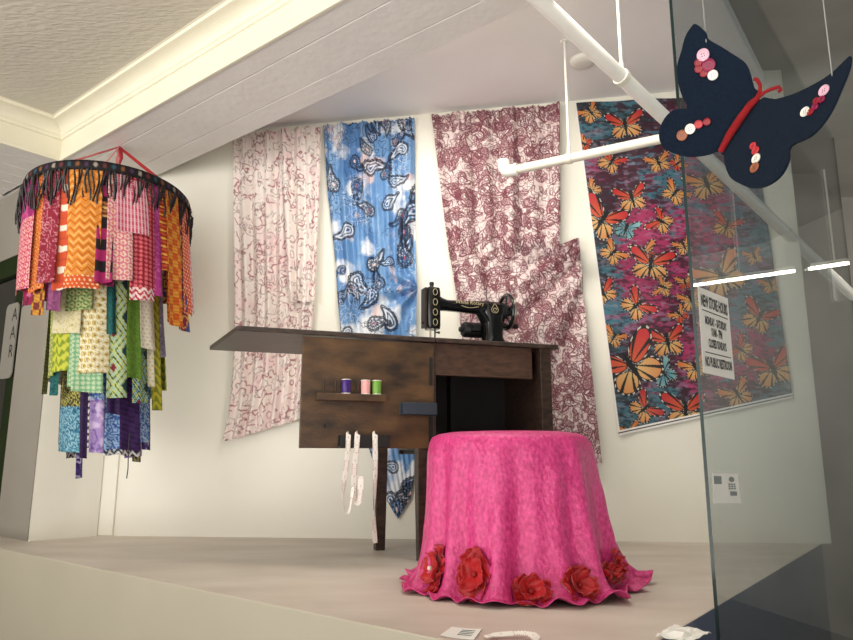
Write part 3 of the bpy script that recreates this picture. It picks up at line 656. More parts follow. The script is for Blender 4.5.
# ================================================================== PINK DRAPED STOOL
SC = np.array([.238, 2.045, 0]); 
nph, nz = 360, 150
ph = np.linspace(0, 2 * math.pi, nph + 1)
prof = [(0, .4225), (.06, .4225), (.12, .422), (.17, .420), (.20, .415), (.220, .406), (.230, .390), (.236, .365), (.240, .32), (.244, .25), (.250, .18), (.258, .12), (.268, .07), (.282, .03), (.298, .008), (.316, .003), (.334, .003)]
pd = np.concatenate([[0], np.cumsum(np.hypot(np.diff([p[0] for p in prof]), np.diff([p[1] for p in prof])))]); tt = np.linspace(0, pd[-1], nz)
pr = np.interp(tt, pd, [p[0] for p in prof]); pz = np.interp(tt, pd, [p[1] for p in prof])
PH, K = np.meshgrid(ph, np.arange(nz)); R = pr[K].copy(); Z = pz[K].copy()
lowf = np.clip((.40 - Z) / .40, 0, 1) * (R > .2)
fold = .55 * np.sin(13 * PH + .6 * np.sin(2 * PH)) + .35 * np.sin(21 * PH + 1.0) + .5 * np.sin(7 * PH + 2.1)
ext = np.where(K > nz * .86, 1, 0)
R = R + lowf ** .7 * .024 * fold + lowf * .022 * np.cos(PH - .1) 
hem = np.clip((R - .29) / .08, 0, 1)
R = R + hem * (.014 * np.sin(5 * PH + .4) + .012 * np.sin(9 * PH + 1.1) + .008 * np.sin(14 * PH) - .010) + hem * .02 * np.exp(-((np.angle(np.exp(1j * (PH + .22)))) / .35) ** 2)
Z = Z + hem * .009 * (1 + np.sin(19 * PH + 1.6 * np.sin(3 * PH))) + np.clip((R - .27) / .05, 0, 1) * .008 * (1 + np.sin(31 * PH + 2 * np.sin(2 * PH)))
wr = (vnoise(PH * 8, Z * 20, 81) - .5) * .006 * (R > .2); R = R + wr
Pc = np.stack([SC[0] + R * np.cos(PH), SC[1] + R * np.sin(PH) * .97, Z], -1)
mb = MB(); mb.grid(Pc, flip=True); cl = mb.build('draped_cloth', M['pinkv'], None, smooth='full', solid=.002)
tag(cl, 'shimmering hot pink cloth draped over a round stool in front of the table', 'draped cloth')
# red organza flowers along the hem
def flower(x, y, lean, size, label, pearl=False, seed=0, spread=1.0):
    az = math.atan2(*( (on_z(float(x), float(min(y + 12, 604)), .0) - SC)[[1, 0]] ))
    dirv = np.array([math.cos(az), math.sin(az), 0])
    p = ray(float(x), float(y)); 
    # first hit of the ray with the cloth mesh
    tgt = Pc.reshape(-1, 3) - EYE; dn = tgt / np.linalg.norm(tgt, axis=1)[:, None]; pn = p / np.linalg.norm(p)
    a = np.arccos(np.clip(dn @ pn, -1, 1)); near = np.where(a < .006)[0]
    j = near[np.argmin(np.linalg.norm(tgt[near], axis=1))] if len(near) else int(np.argmin(a))
    c = Pc.reshape(-1, 3)[j]
    dirv = c - SC; dirv[2] = 0; dirv /= np.linalg.norm(dirv)
    n = dirv * math.cos(lean) + EZ * math.sin(lean); c = c + n * .006
    c[2] = max(c[2], .012)
    t1_ = np.cross(EZ, n); t1_ /= np.linalg.norm(t1_); t2_ = np.cross(n, t1_)
    f = thing('fabric_flower', label, 'fabric flower', tuple(c), 'red flowers on the pink hem')
    rr = np.random.default_rng(seed)
    for ring_, (cnt, rad, lift) in enumerate(((5, size, .15), (4, size * .68, .7))):
        for k in range(cnt):
            th_ = 2 * math.pi * (k + .5 * ring_) / cnt + rr.random() * .5; d1 = t1_ * math.cos(th_) + t2_ * math.sin(th_) * spread; d2 = -t1_ * math.sin(th_) + t2_ * math.cos(th_) * spread
            us = np.linspace(-1, 1, 9); vs = np.linspace(0, 1, 9); V_, U_ = np.meshgrid(vs, us, indexing='ij')
            wd = rad * .62 * np.sin(np.clip(V_ * 2.3 + .25, 0, 3.0)); up = lift * rad * V_ + .3 * rad * np.abs(U_) ** 2 * V_ + .17 * rad * np.sin(5 * U_ + 8 * V_ + rr.random() * 6) * V_
            G = c + (V_ * rad * (1 - .12 * U_ ** 2))[..., None] * d1 + (U_ * wd)[..., None] * d2 + up[..., None] * n
            G[..., 2] = np.maximum(G[..., 2], .004)
            mb = MB(); mb.grid(G); mb.build('petal', M['petal'], f, smooth='full', solid=.0008)
    mb = MB(); mb.lathe(c + n * .004, n, [(.003, 0), (.007, .004), (.006, .010), (.002, .013)] if not pearl else [(.002, .012), (.0055, .015), (.0065, .019), (.005, .023), (.001, .025)], 12)
    o = mb.build('flower_centre', M['pearl'] if pearl else M['petald'], f, smooth=True)
    if pearl: o['label'] = 'white pearl centre'
flower(435, 571, .25, .048, 'red fabric flower with a white pearl, leftmost on the pink hem', True, 1, 1.35)
flower(473, 573, .25, .046, 'tall red fabric flower, second from the left on the pink hem', False, 2, 1.45)
flower(527, 590, .55, .052, 'wide red fabric flower at the front middle of the pink hem', False, 3, .8)
flower(580, 585, .5, .052, 'red fabric flower right of the front middle on the pink hem', False, 4, .9)
flower(611, 577, .7, .046, 'low red fabric flower near the right end of the pink hem', False, 5, .7)
flower(617, 567, .3, .038, 'small red fabric flower furthest right and back on the pink hem', False, 6, 1.1)

# ================================================================== HANGING STRIP MOBILE
MC = np.array([-1.315, 2.74, 0]); 
apex = on_z(119., 147., HZ); mk = 2.74
fm = thing('fabric_mobile', 'hanging tiered mobile of colourful patchwork fabric strips with a black beaded rim', 'hanging decoration', (MC[0], MC[1], HZ - .001))
FACE = math.atan2(-MC[1], -MC[0])
def rimz(ph): return 1.385 + .038 * np.cos(ph - FACE) - .008 * np.sin(ph - FACE)      # tilt
R1 = .305
mb = MB(); th = np.linspace(0, 2 * math.pi, 97)[:-1]
mb.tube([(MC[0] + R1 * math.cos(t), MC[1] + R1 * math.sin(t), rimz(t)) for t in th], .006, 8, closed=True); mb.build('hoop', M['blackm'], fm, smooth=True)
# braided trim with small coloured stitches
nn, kk = 480, 9; PHt, Hh_ = np.meshgrid(np.linspace(0, 2 * math.pi, nn + 1), np.linspace(0, 1, kk), indexing='xy')
Pt = np.stack([MC[0] + (R1 + .010 + .004 * np.sin(Hh_ * math.pi)) * np.cos(PHt), MC[1] + (R1 + .010 + .004 * np.sin(Hh_ * math.pi)) * np.sin(PHt), rimz(PHt) + .014 - .038 * Hh_], -1)
C = np.ones(Pt.shape) * lin((20, 14, 16)); s_ = PHt * R1 / .03; f_ = s_ - np.floor(s_); idx = np.floor(s_).astype(int) % 5
pal = lin(np.array([(150, 140, 128), (96, 40, 44), (40, 74, 88), (124, 74, 44), (70, 40, 72)]))
dm = np.clip(1.3 - np.hypot((f_ - .5) / .26, (Hh_ - .45) / .26), 0, 1) ** .5 * (np.hypot((f_ - .5) / .26, (Hh_ - .45) / .26) < 1); C = C * (1 - dm[..., None]) + pal[idx] * dm[..., None]
mb = MB(); mb.grid(Pt, C); mb.build('braided_trim', M['cloth'], fm, smooth='full', solid=.002)
# ribbons to the ceiling beam
hook = np.array([apex[0], apex[1], HZ]); ap2 = np.array([-1.318, 2.74, HZ - .004])
hk = np.array([float(x) for x in on_z(119., 147.5, HZ - .004)])
sc_ = 2.74 / hk[1] if hk[1] > 2.6 else 1
for k, phd in enumerate((FACE - 1.0, FACE - .12, FACE + .95, FACE + math.pi)):
    a = np.array([MC[0] + R1 * math.cos(phd), MC[1] + R1 * math.sin(phd), rimz(phd)]); b = np.array([hk[0], hk[1], HZ - .002])
    d = b - a; sd_ = np.cross(d, (0, 1, 0)); sd_ /= np.linalg.norm(sd_)
    mb = MB(); mb.grid(np.array([[a - sd_ * .008, a + sd_ * .008], [b - sd_ * .006, b + sd_ * .006]])); mb.build('ribbon', M['ribbon'], fm, solid=.001)
b = np.array([hk[0], hk[1], HZ])
mb = MB(); mb.tube([b - EZ * .002, b + np.array([.012, -.01, -.02]), b + np.array([.02, -.012, -.06]), b + np.array([.012, -.012, -.10])], (.006, .01, .008, .003), 8); mb.build('ribbon_knot', M['ribbon'], fm, smooth=True)
# bead fringe strands
def strand(mb, t, k):
    ln = .105 + .030 * rng.random() + .018 * math.sin(k * .9); x0 = np.array([MC[0] + (R1 + .015) * math.cos(t), MC[1] + (R1 + .015) * math.sin(t), rimz(t) - .02])
    pts = []; rs = []; nb = 14
    for i in range(nb * 2 + 1):
        f_ = i / (nb * 2); pts.append(x0 + np.array([.007 * math.sin(k + 4 * f_), .005 * math.cos(k * 1.7 + 3 * f_), -ln * f_])); rs.append(.0042 if i % 2 else .0026)
    mb.tube(pts, rs, 6)
for k in range(98):
    mb = MB(); strand(mb, FACE + (k / 97 - .5) * 3.5 + rng.normal() * .012, k); mb.build('bead_strand', M['beads'], fm, smooth=True)
mb = MB()
for k in range(70): strand(mb, FACE + math.pi + (k / 69 - .5) * 2.75, k)
tag(mb.build('bead_fringe', M['beads'], fm, smooth=True), kind='stuff')
# patterned strips
def pat(kind, x, y, cs, seed=0):   # x,y in cm
    C = np.ones(x.shape + (3,)) * lin(cs[0]); c1 = cs[1]; c2 = cs[2] if len(cs) > 2 else cs[1]
    if kind == 'floral':
        gx, gy = x / 2.3, y / 2.3; ox = np.floor(gy) % 2 * .5; fx = (gx + ox) % 1 - .5; fy = gy % 1 - .5; r = np.hypot(fx, fy); a = np.arctan2(fy, fx)
        C = mixc(C, band(r - .34 - .07 * np.cos(5 * a), .07), c1); C = mixc(C, (r < .16) * 1., c2); C = mixc(C, ((r > .20) & (r < .25)) * .8, c1)
    elif kind == 'zigzag':
        z = np.abs((x / 3.2) % 1 - .5) * 3.2; v = (y + z * 1.2) / 1.5; C = mixc(C, band((v % 1) - .5, .14), c1); C = mixc(C, band((v * .5 % 1) - .25, .05), c2)
    elif kind == 'bigzig':
        z = np.abs((x / 2.6) % 1 - .5) * 2.6; v = (y + z * 1.5) / 2.4; C = mixc(C, ((v % 1) < .5) * 1., c1)
    elif kind == 'dots':
        gx, gy = x / 1.7, y / 1.7; fx = gx % 1 - .5; fy = gy % 1 - .5; C = mixc(C, (np.hypot(fx, fy) < .38) * 1., c1)
    elif kind == 'small':
        gx, gy = x / 1.5, y / 1.5; fx = (gx + np.floor(gy) % 2 * .5) % 1 - .5; fy = gy % 1 - .5; C = mixc(C, (np.hypot(fx, fy) < .22) * 1., c1)
    elif kind == 'stripes':
        C = mixc(C, ((x / 1.1) % 1 < .5) * 1., c1); C = mixc(C, (((x / 1.1) % 1 < .5) & ((y / .7) % 1 < .3)) * .5, c2)
    elif kind == 'hstripes':
        n = (y / 1.6); C = mixc(C, (n % 1 < .45) * 1., c1); C = mixc(C, ((n + .3) % 2 < .35) * 1., c2)
    elif kind == 'blocks':
        i = np.floor(y / 4.2).astype(int); C = mixc(C, (i % 2 == 0) * 1., c1); C = mixc(C, ((i % 2 == 1) & (np.abs((x - 1.2)) + np.abs((y / 4.2 % 1 - .5) * 4) < 1.1)) * 1., c2)
    elif kind == 'tabs':
        f = (y / 8.) % 1; C = mixc(C, ((f < .3) & (x % 5 > 1.2)) * 1., c1); C = mixc(C, ((f > .62) & (f < .7)) * .5, c2)
    elif kind == 'plaid':
        i = np.floor(y / 3.0).astype(int); C = mixc(C, (((x / 2.4).astype(int) + i) % 2 == 0) * 1., c1); C = mixc(C, ((y / .6) % 1 < .3) * .45, c2)
    elif kind == 'swirl':
        C = mixc(C, contour(x * .45, y * .45, 2.2, 90 + seed, .10), c1); C = mixc(C, np.clip((fbm(x * .4, y * .4, 95 + seed) - .56) * 12, 0, 1), c2)
    elif kind == 'scribble':
        C = mixc(C, contour(x * .8, y * .8, 2.0, 100 + seed, .07), c1); C = mixc(C, contour(x * .5 + 7, y * .5, 1.2, 110 + seed, .06) * .8, c2)
    elif kind == 'speckle':
        n = vnoise(x * 3.3, y * 3.3, 120 + seed); C = mixc(C, (n > .55) * 1., c1); C = mixc(C, (n < .28) * 1., c2)
    elif kind == 'leaf':
        z = np.abs((x / 5.) % 1 - .5) * 5; v = (y - z * .9) / 3.6; C = mixc(C, np.clip(((v % 1) - .5) * 8 + 2 * np.sin(x * 2.4), 0, 1), c1)
    elif kind == 'diamond':
        d = (np.abs((x / 8.) % 1 - .5) * 2 + np.abs((y / 13.) % 1 - .5) * 2); k = d * 4.2; C = mixc(C, (k % 1 < .5) * 1., c1); C = mixc(C, ((k % 2 > 1.0) & (k % 1 > .5)) * 1., c2); C = mixc(C, (d < .28) * 1., (130, 30, 60)); C = mixc(C, (d > 1.62) * 1., (30, 60, 70))
    return C
NAVY = (24, 22, 40)
def strip(tier, x0, x1, ytop_z, ybot, kind, cs, R, seed, dz=0, flare=0.05, lay=0.0, patches=None):
    # x0,x1 in photo pixels on the front of the tier ring
    hw_px = {1: 84., 2: 60., 3: 45.}[tier]; cxp = {1: 105., 2: 108., 3: 102.}[tier]
    def ang(x): return FACE + math.asin(max(-.995, min(.995, (x - cxp) / hw_px)))
    if x0 is None: return
    a0, a1 = ang(x0), ang(x1)
    strip_ang(tier, a0, a1, ytop_z, ybot, kind, cs, R, seed, flare, lay, patches)
def strip_ang(tier, a0, a1, ztop, zbot, kind, cs, R, seed, flare, lay, patches=None):
    r_ = np.random.default_rng(seed); n = max(14, int((a1 - a0) * R / .0035)); m = max(24, int((1.45 - zbot) / .0045) if tier == 1 else int((ztop - zbot) / .0045))
    A, V = np.meshgrid(np.linspace(a0, a1, n), np.linspace(0, 1, m), indexing='xy'); am = (a0 + a1) / 2
    zt = rimz(A) - .008 if tier == 1 else np.full(A.shape, ztop)
    zb = zbot + .01 * (r_.random() - .5) * 2 * (A - am) / max(a1 - a0, .01)
    Zs = zt * (1 - V) + zb * V
    u_ = (A - a0) / (a1 - a0)
    Rr = R + lay + flare * V + .006 * np.sin(2 * math.pi * u_ + r_.random() * 6) * V + .004 * np.sin(3 * V + r_.random() * 6) * V
    Am = A + (r_.random() - .5) * .05 * V
    Pp = np.stack([MC[0] + Rr * np.cos(Am) + .07 * np.maximum(1.40 - Zs, 0), MC[1] + Rr * np.sin(Am), Zs], -1)
    x = u_ * (a1 - a0) * R * 100; y = (zt - Zs) * 100
    C = pat(kind, x + 50, y + 3 * r_.random(), cs, seed % 9)
    for (v0, v1, k2, c2) in (patches or []):
        mk_ = (V >= v0) & (V <= v1); C = np.where(mk_[..., None], pat(k2, x + 50, y, c2, seed % 9 + 1), C)
    mb = MB(); mb.grid(Pp, C * .8); mb.build('fabric_strip', M['cloth'], fm, smooth='full', solid=.0008)
def zb(y, Y=2.47): return float(at_y(100., float(y), Y)[2])
R1s = .300
S1 = [
 (20, 36, 289, 'floral', ((198, 52, 86), (232, 190, 190), (208, 108, 60)), .012, [(0, .38, 'swirl', ((186, 52, 120), (206, 90, 150), (150, 30, 100)))]),
 (33, 47, 292, 'floral', ((206, 84, 34), (240, 170, 90), (150, 30, 40)), .004, None),
 (43, 58, 286, 'scribble', ((140, 22, 48), (212, 140, 150), (180, 60, 80)), .009, None),
 (56, 68, 293, 'tabs', ((208, 80, 44), (236, 226, 206), (170, 50, 40)), .004, None),
 (66, 96, 292, 'zigzag', ((232, 142, 40), (160, 60, 24), (252, 210, 140)), .014, [(.90, 1, 'small', ((214, 88, 32), (250, 226, 190)))]),
 (92, 107, 285, 'blocks', ((30, 18, 24), (168, 34, 98), (200, 60, 90)), .006, [(.30, .44, 'hstripes', ((176, 110, 60), (100, 50, 40), (220, 190, 120)))]),
 (101, 124, 281, 'floral', ((214, 106, 118), (240, 214, 206), (220, 120, 50)), .010, None),
 (108, 138, 232, 'stripes', ((238, 214, 214), (206, 62, 100), (240, 190, 200)), .012, None),
 (121, 144, 298, 'dots', ((150, 18, 46), (234, 112, 120)), .013, [(.90, 1, 'bigzig', ((196, 30, 52), (246, 230, 228)))]),
 (142, 153, 291, 'scribble', ((166, 48, 124), (206, 100, 160), (120, 30, 90)), .007, None),
 (150, 159, 262, 'hstripes', ((206, 82, 34), (140, 40, 28), (236, 180, 70)), .010, None),
 (156, 170, 318, 'plaid', ((216, 92, 26), (232, 156, 50), (90, 30, 20)), .015, None),
 (167, 180, 320, 'swirl', ((128, 24, 62), (228, 180, 80), (60, 70, 130)), .006, None),
 (176, 186, 300, 'small', ((216, 86, 42), (246, 226, 208)), .010, None),
 (184, 188.5, 292, 'floral', ((240, 226, 220), (190, 60, 120), (220, 140, 60)), .004, None),
]
for k, (x0, x1, yb, kd, cs, lay, pt) in enumerate(S1): strip(1, x0, x1, 0, zb(yb), kd, cs, R1s, 200 + k, lay=lay, flare=.018, patches=pt)
# longer ends showing under the first tier
for k, (x0, x1, yb, kd, cs) in enumerate([(24, 34, 303, 'swirl', ((150, 24, 74), (30, 20, 40), (210, 110, 150))), (36, 47, 316, 'plaid', ((214, 150, 50), (120, 50, 36), (60, 26, 26))), (47, 60, 312, 'scribble', ((134, 66, 110), (170, 100, 140), (90, 40, 80))), (86, 106, 287, 'swirl', ((168, 30, 90), (30, 20, 40), (220, 120, 150))), (160, 166, 314, 'hstripes', ((214, 90, 36), (240, 160, 60), (90, 30, 30)))]):
    strip(1, x0, x1, 0, zb(yb), kd, cs, R1s, 240 + k, lay=-.012, flare=.02)
# back of the first tier (seen from the side and from below)
bk = [('floral', ((198, 52, 86), (232, 190, 190), (208, 108, 60))), ('dots', ((150, 18, 46), (234, 112, 120))), ('zigzag', ((232, 142, 40), (160, 60, 24), (252, 210, 140))), ('swirl', ((128, 24, 62), (228, 180, 80), (60, 70, 130))), ('scribble', ((166, 48, 124), (206, 100, 160), (120, 30, 90))), ('plaid', ((216, 92, 26), (232, 156, 50), (90, 30, 20)))]
for k in range(14):
    a0 = FACE + math.pi / 2 + .02 + k * math.pi / 14; kd, cs = bk[k % 6]; strip_ang(1, a0 - .02, a0 + math.pi / 14 + .01, 0, zb(300 + 9 * math.sin(k * 2.1), 2.95), kd, cs, R1s, 260 + k, .012, .004 * (k % 3))
GRN = (96, 132, 44)
S2 = [
 (50, 56, 376, 'small', ((150, 160, 80), (226, 220, 150)), .0), (52, 60, 395, 'speckle', ((20, 84, 84), (30, 110, 104), (16, 60, 64)), -.006), (56, 76, 372, 'leaf', ((206, 206, 70), (128, 150, 40)), .006),
 (60, 84, 335, 'scribble', ((226, 216, 176), (200, 180, 110), (170, 160, 90)), .016), (70, 79, 388, 'dots', ((120, 170, 120), (190, 214, 170)), .010), (78, 108, 374, 'floral', ((240, 234, 206), (206, 176, 70), (130, 100, 60)), .018),
 (75, 102, 393, 'dots', ((120, 176, 130), (196, 216, 176)), .012), (104, 112, 335, 'speckle', ((18, 82, 80), (28, 100, 96), (14, 64, 66)), .020), (106, 124, 398, 'diamond', ((36, 66, 70), (206, 214, 120), (150, 196, 200)), .012),
 (121, 138, 377, 'speckle', ((92, 128, 40), (104, 142, 48), (80, 112, 36)), .006), (130, 146, 402, 'diamond', ((206, 210, 110), (40, 70, 74), (150, 200, 200)), .000), (136, 150, 346, 'small', ((232, 224, 204), (190, 180, 150)), .014),
 (145, 152, 384, 'small', ((232, 226, 200), (206, 190, 130)), .006), (149, 160, 408, 'leaf', ((190, 180, 50), (120, 130, 36)), .002), (158, 166, 350, 'scribble', ((150, 140, 160), (90, 90, 130), (220, 220, 220)), .000)]
for k, (x0, x1, yb, kd, cs, lay) in enumerate(S2): strip(2, x0, x1, 1.12, zb(yb, 2.55), kd, cs, .205, 300 + k, lay=lay, flare=.012)
for k in range(8):
    a0 = FACE + math.pi / 2 + .05 + k * math.pi / 8; x0, x1, yb, kd, cs, lay = S2[(k * 4 + 2) % 15]; strip_ang(2, a0 - .03, a0 + math.pi / 8, 1.12, zb(390 + 8 * math.sin(k * 2), 2.85), kd, cs, .205, 330 + k, .012, 0)
strip(2, 71, 93, 1.12, zb(313, 2.55), 'floral', ((96, 130, 70), (206, 206, 140), (60, 90, 50)), .205, 350, lay=.03, flare=.01)
S3 = [
 (58, 78, 452, 'speckle', ((60, 130, 160), (150, 196, 210), (24, 50, 90)), .004, [(0, .62, 'speckle', ((30, 30, 36), (190, 180, 90), (60, 60, 40)))]), (73, 79, 478, 'swirl', ((50, 28, 90), (190, 180, 210), (80, 50, 120)), -.004, None), (77, 84, 458, 'speckle', ((44, 20, 66), (60, 30, 84), (34, 16, 50)), .010, None),
 (82, 88, 448, 'bigzig', ((236, 232, 230), (40, 36, 44)), .003, None), (86, 99, 453, 'swirl', ((168, 140, 196), (110, 84, 160), (210, 190, 224)), .012, [(0, .55, 'speckle', ((70, 110, 180), (170, 196, 226), (40, 70, 140)))]), (98, 114, 455, 'speckle', ((66, 106, 176), (160, 190, 224), (34, 60, 130)), .004, [(.95, 1, 'bigzig', ((236, 232, 230), (30, 60, 80)))]),
 (101, 112, 414, 'speckle', ((50, 24, 74), (66, 34, 92), (36, 18, 56)), .018, None), (112, 130, 456, 'plaid', ((62, 30, 88), (46, 22, 70), (84, 50, 120)), .012, [(.95, 1, 'bigzig', ((236, 232, 230), (40, 30, 60)))]), (129, 142, 442, 'speckle', ((74, 116, 190), (180, 204, 230), (40, 70, 150)), .006, None), (126, 135, 462, 'speckle', ((30, 30, 40), (190, 180, 110), (60, 60, 90)), -.01, None)]
for k, (x0, x1, yb, kd, cs, lay, pt) in enumerate(S3): strip(3, x0, x1, .80, zb(yb, 2.6), kd, cs, .155, 400 + k, lay=lay, flare=.008, patches=pt)
for k in range(6):
    a0 = FACE + math.pi / 2 + .05 + k * math.pi / 6; x0, x1, yb, kd, cs, lay, pt = S3[(k * 3 + 1) % 10]; strip_ang(3, a0 - .03, a0 + math.pi / 6, .80, zb(450 + 8 * math.sin(k * 2), 2.8), kd, cs, .155, 430 + k, .008, 0)
# inner hoops and cords that carry the lower tiers
for (z_, r_) in ((1.12, .205), (.80, .155)):
    mb = MB(); mb.tube([(MC[0] + r_ * math.cos(t), MC[1] + r_ * math.sin(t), z_) for t in th], .004, 8, closed=True); mb.build('hoop', M['blackm'], fm, smooth=True)
    for k in range(3):
        t = .5 + k * 2.094; mb = MB(); mb.tube([(MC[0] + r_ * math.cos(t), MC[1] + r_ * math.sin(t), z_), (MC[0] + r_ * 1.3 * math.cos(t), MC[1] + r_ * 1.3 * math.sin(t), z_ + .25)], .0015, 5); mb.build('cord', M['blackm'], fm)
mb = MB(); cpx = at_y(128., 455., 2.62); mb.tube([cpx + EZ * .08, cpx + EZ * .02, cpx + np.array([.004, 0, -.05]), cpx + np.array([.002, 0, -.085])], .002, 6); mb.build('cord', M['blackm'], fm)

# ================================================================== PIPES
A = on_z(543., 3., 1.66); rb = ray(853., 296.); Bq = rb / np.hypot(rb[0], rb[1]) * 4.1 + EYE; dirp = (Bq - A) / np.linalg.norm(Bq - A)
pp = thing('sprinkler_pipe', 'white sprinkler pipe with a cream branch hung from the display ceiling', 'pipe', tuple(A))
mb = MB(); mb.tube([A - dirp * .75, A, Bq], .0245, 20); mb.build('main_pipe', M['pipe'], pp, smooth=True)
# tee where the pipe passes behind the felt butterfly
best = min(np.linspace(.3, 2.5, 400), key=lambda k: abs((lambda P: 426.5 + F * P[0] / (P[1] * CP + (P[2] - CH) * SP))(A + dirp * k) - 682))
tee = A + dirp * best
el = on_z(510., 171., tee[2] - .0); bd = (el - tee); bl = np.linalg.norm(bd); bd /= bl
mb = MB(); mb.tube([tee - dirp * .05, tee + dirp * .05], .031, 18); mb.tube([tee, tee + bd * .06], .029, 18); mb.build('tee_joint', M['pipe'], pp, smooth=True)
mb = MB(); mb.tube([tee + bd * .02, el], .0185, 18); mb.build('branch_pipe', M['pipe2'], pp, smooth=True)
upv = (WN * -.3 + EZ * 1.0); upv /= np.linalg.norm(upv)
mb = MB(); P_ = [el - bd * .028, el, el + bd * .018 + EZ * .006, el + bd * .026 + EZ * .022, el + bd * .028 + EZ * .045]; mb.tube(P_, (.024, .025, .026, .025, .024), 18); mb.tube([el - bd * .034, el - bd * .022], .027, 18); mb.tube([el + bd * .028 + EZ * .038, el + bd * .028 + EZ * .05], .027, 18); mb.build('elbow_joint', M['pipe'], pp, smooth=True)
def hanger(c, ax, r):
    mb = MB(); a = np.cross(ax, EZ); a /= np.linalg.norm(a); b = np.cross(a, ax)
    mb.tube([c - ax * .010, c + ax * .010], r + .004, 18)
    mb.tube([c + EZ * (r + .002) + a * .0, c + EZ * (r + .03)], .008, 8)
    k = mb.build('pipe_clamp', M['pipe2'], pp, smooth=True)
    top = ceil_z(c[0]); mb = MB(); mb.tube([c + EZ * (r + .02), np.array([c[0], c[1], top])], .005, 10); mb.lathe(np.array([c[0], c[1], top - .006]), EZ, [(.014, 0), (.016, .002), (.016, .006)], 14); mb.build('hanger_rod', M['pipe'], pp, smooth=True)
def along(o, d, xt):
    return o + d * min(np.linspace(0, 2.5, 800), key=lambda k: abs((lambda P: 426.5 + F * P[0] / (P[1] * CP + (P[2] - CH) * SP))(o + d * k) - xt))
hanger(along(A, dirp, 622.), dirp, .0245)
hanger(along(el, -bd, 569.), bd, .0185)
# round ceiling cover
dpos = on_z(583., 60., 1.985); zc = ceil_z(dpos[0]); dpos = on_z(583., 60., zc)
o = MB().lathe(dpos - EZ * .022, EZ, [(.030, 0), (.048, .004), (.055, .012), (.057, .022)], 28).build('smoke_detector', M['pipe'], None, smooth=True)
tag(o, 'small round white detector on the display ceiling beside the pipe', 'smoke detector')

# ================================================================== GLASS SIGN, CARD
def flat(name, label, cat, px, out, thick, m):
    pass
q4 = [on_glass(*p, .0006) for p in ((697.5, 286.5), (727.5, 298.5), (734.5, 379.8), (703.2, 372.5))]
sg = thing('store_hours_sign', 'white paper sign of new store hours taped inside the glass pane', 'sign', tuple(sum(q4) / 4))
mb = MB(); mb.prism(q4, NR * .0006); mb.build('paper_sheet', M['paper'], sg)
cx = sum(q4) / 4; ex = (q4[1] - q4[0] + q4[2] - q4[3]) / 2; wS = np.linalg.norm(ex); ex = ex / wS; ey = (q4[0] - q4[3] + q4[1] - q4[2]) / 2; hS = np.linalg.norm(ey); ey /= hS
mb = MB()
for txt, v, wd, sz in (('NEW STORE HOURS', .34, .86, .042), ('MONDAY - SATURDAY', .12, .70, .030), ('11AM - 7PM', .00, .34, .030), ('CLOSED SUNDAYS', -.14, .58, .030), ('NO PUBLIC RESTROOM', -.36, .86, .034)):
    put_text(mb, txt, sz, cx + ey * v * hS + NR * .0014, ex, ey, width=wd * wS, bold=.035)
for v in (.235, -.25): mb.box(cx + ey * v * hS + NR * .0012, np.array([ex, ey, NR]), (-.42 * wS, -.0012, 0), (.42 * wS, .0012, .0003))
mb.build('sign_lettering', M['ink'], sg)
q5 = [on_glass(*p, .0006) for p in ((712.5, 473), (737.5, 473.5), (741, 503.5), (714, 503.5))]
cd = thing('instruction_card', 'small white card with a printed keypad stuck low on the glass', 'card', tuple(sum(q5) / 4))
mb = MB(); mb.prism(q5, NR * .0006); mb.build('card_sheet', M['paper'], cd)
def q5p(u, v): return (q5[0] * (1 - u) + q5[1] * u) * (1 - v) + (q5[3] * (1 - u) + q5[2] * u) * v + NR * .0012
mb = MB()
def patch(u0, u1, v0, v1): mb.prism([q5p(u0, v0), q5p(u1, v0), q5p(u1, v1), q5p(u0, v1)], NR * .0003)
patch(.02, .30, .10, .36); patch(.60, .86, .60, .74)
for i in range(3):
    for j in range(3): patch(.56 + .1 * i, .63 + .1 * i, .34 + .07 * j, .39 + .07 * j)
mb.prism([q5p(.70 + .11 * math.cos(t), .2 + .09 * math.sin(t)) for t in np.linspace(0, 6.28, 15)[:-1]], NR * .0003)
mb.build('card_print', M['inkg'], cd)

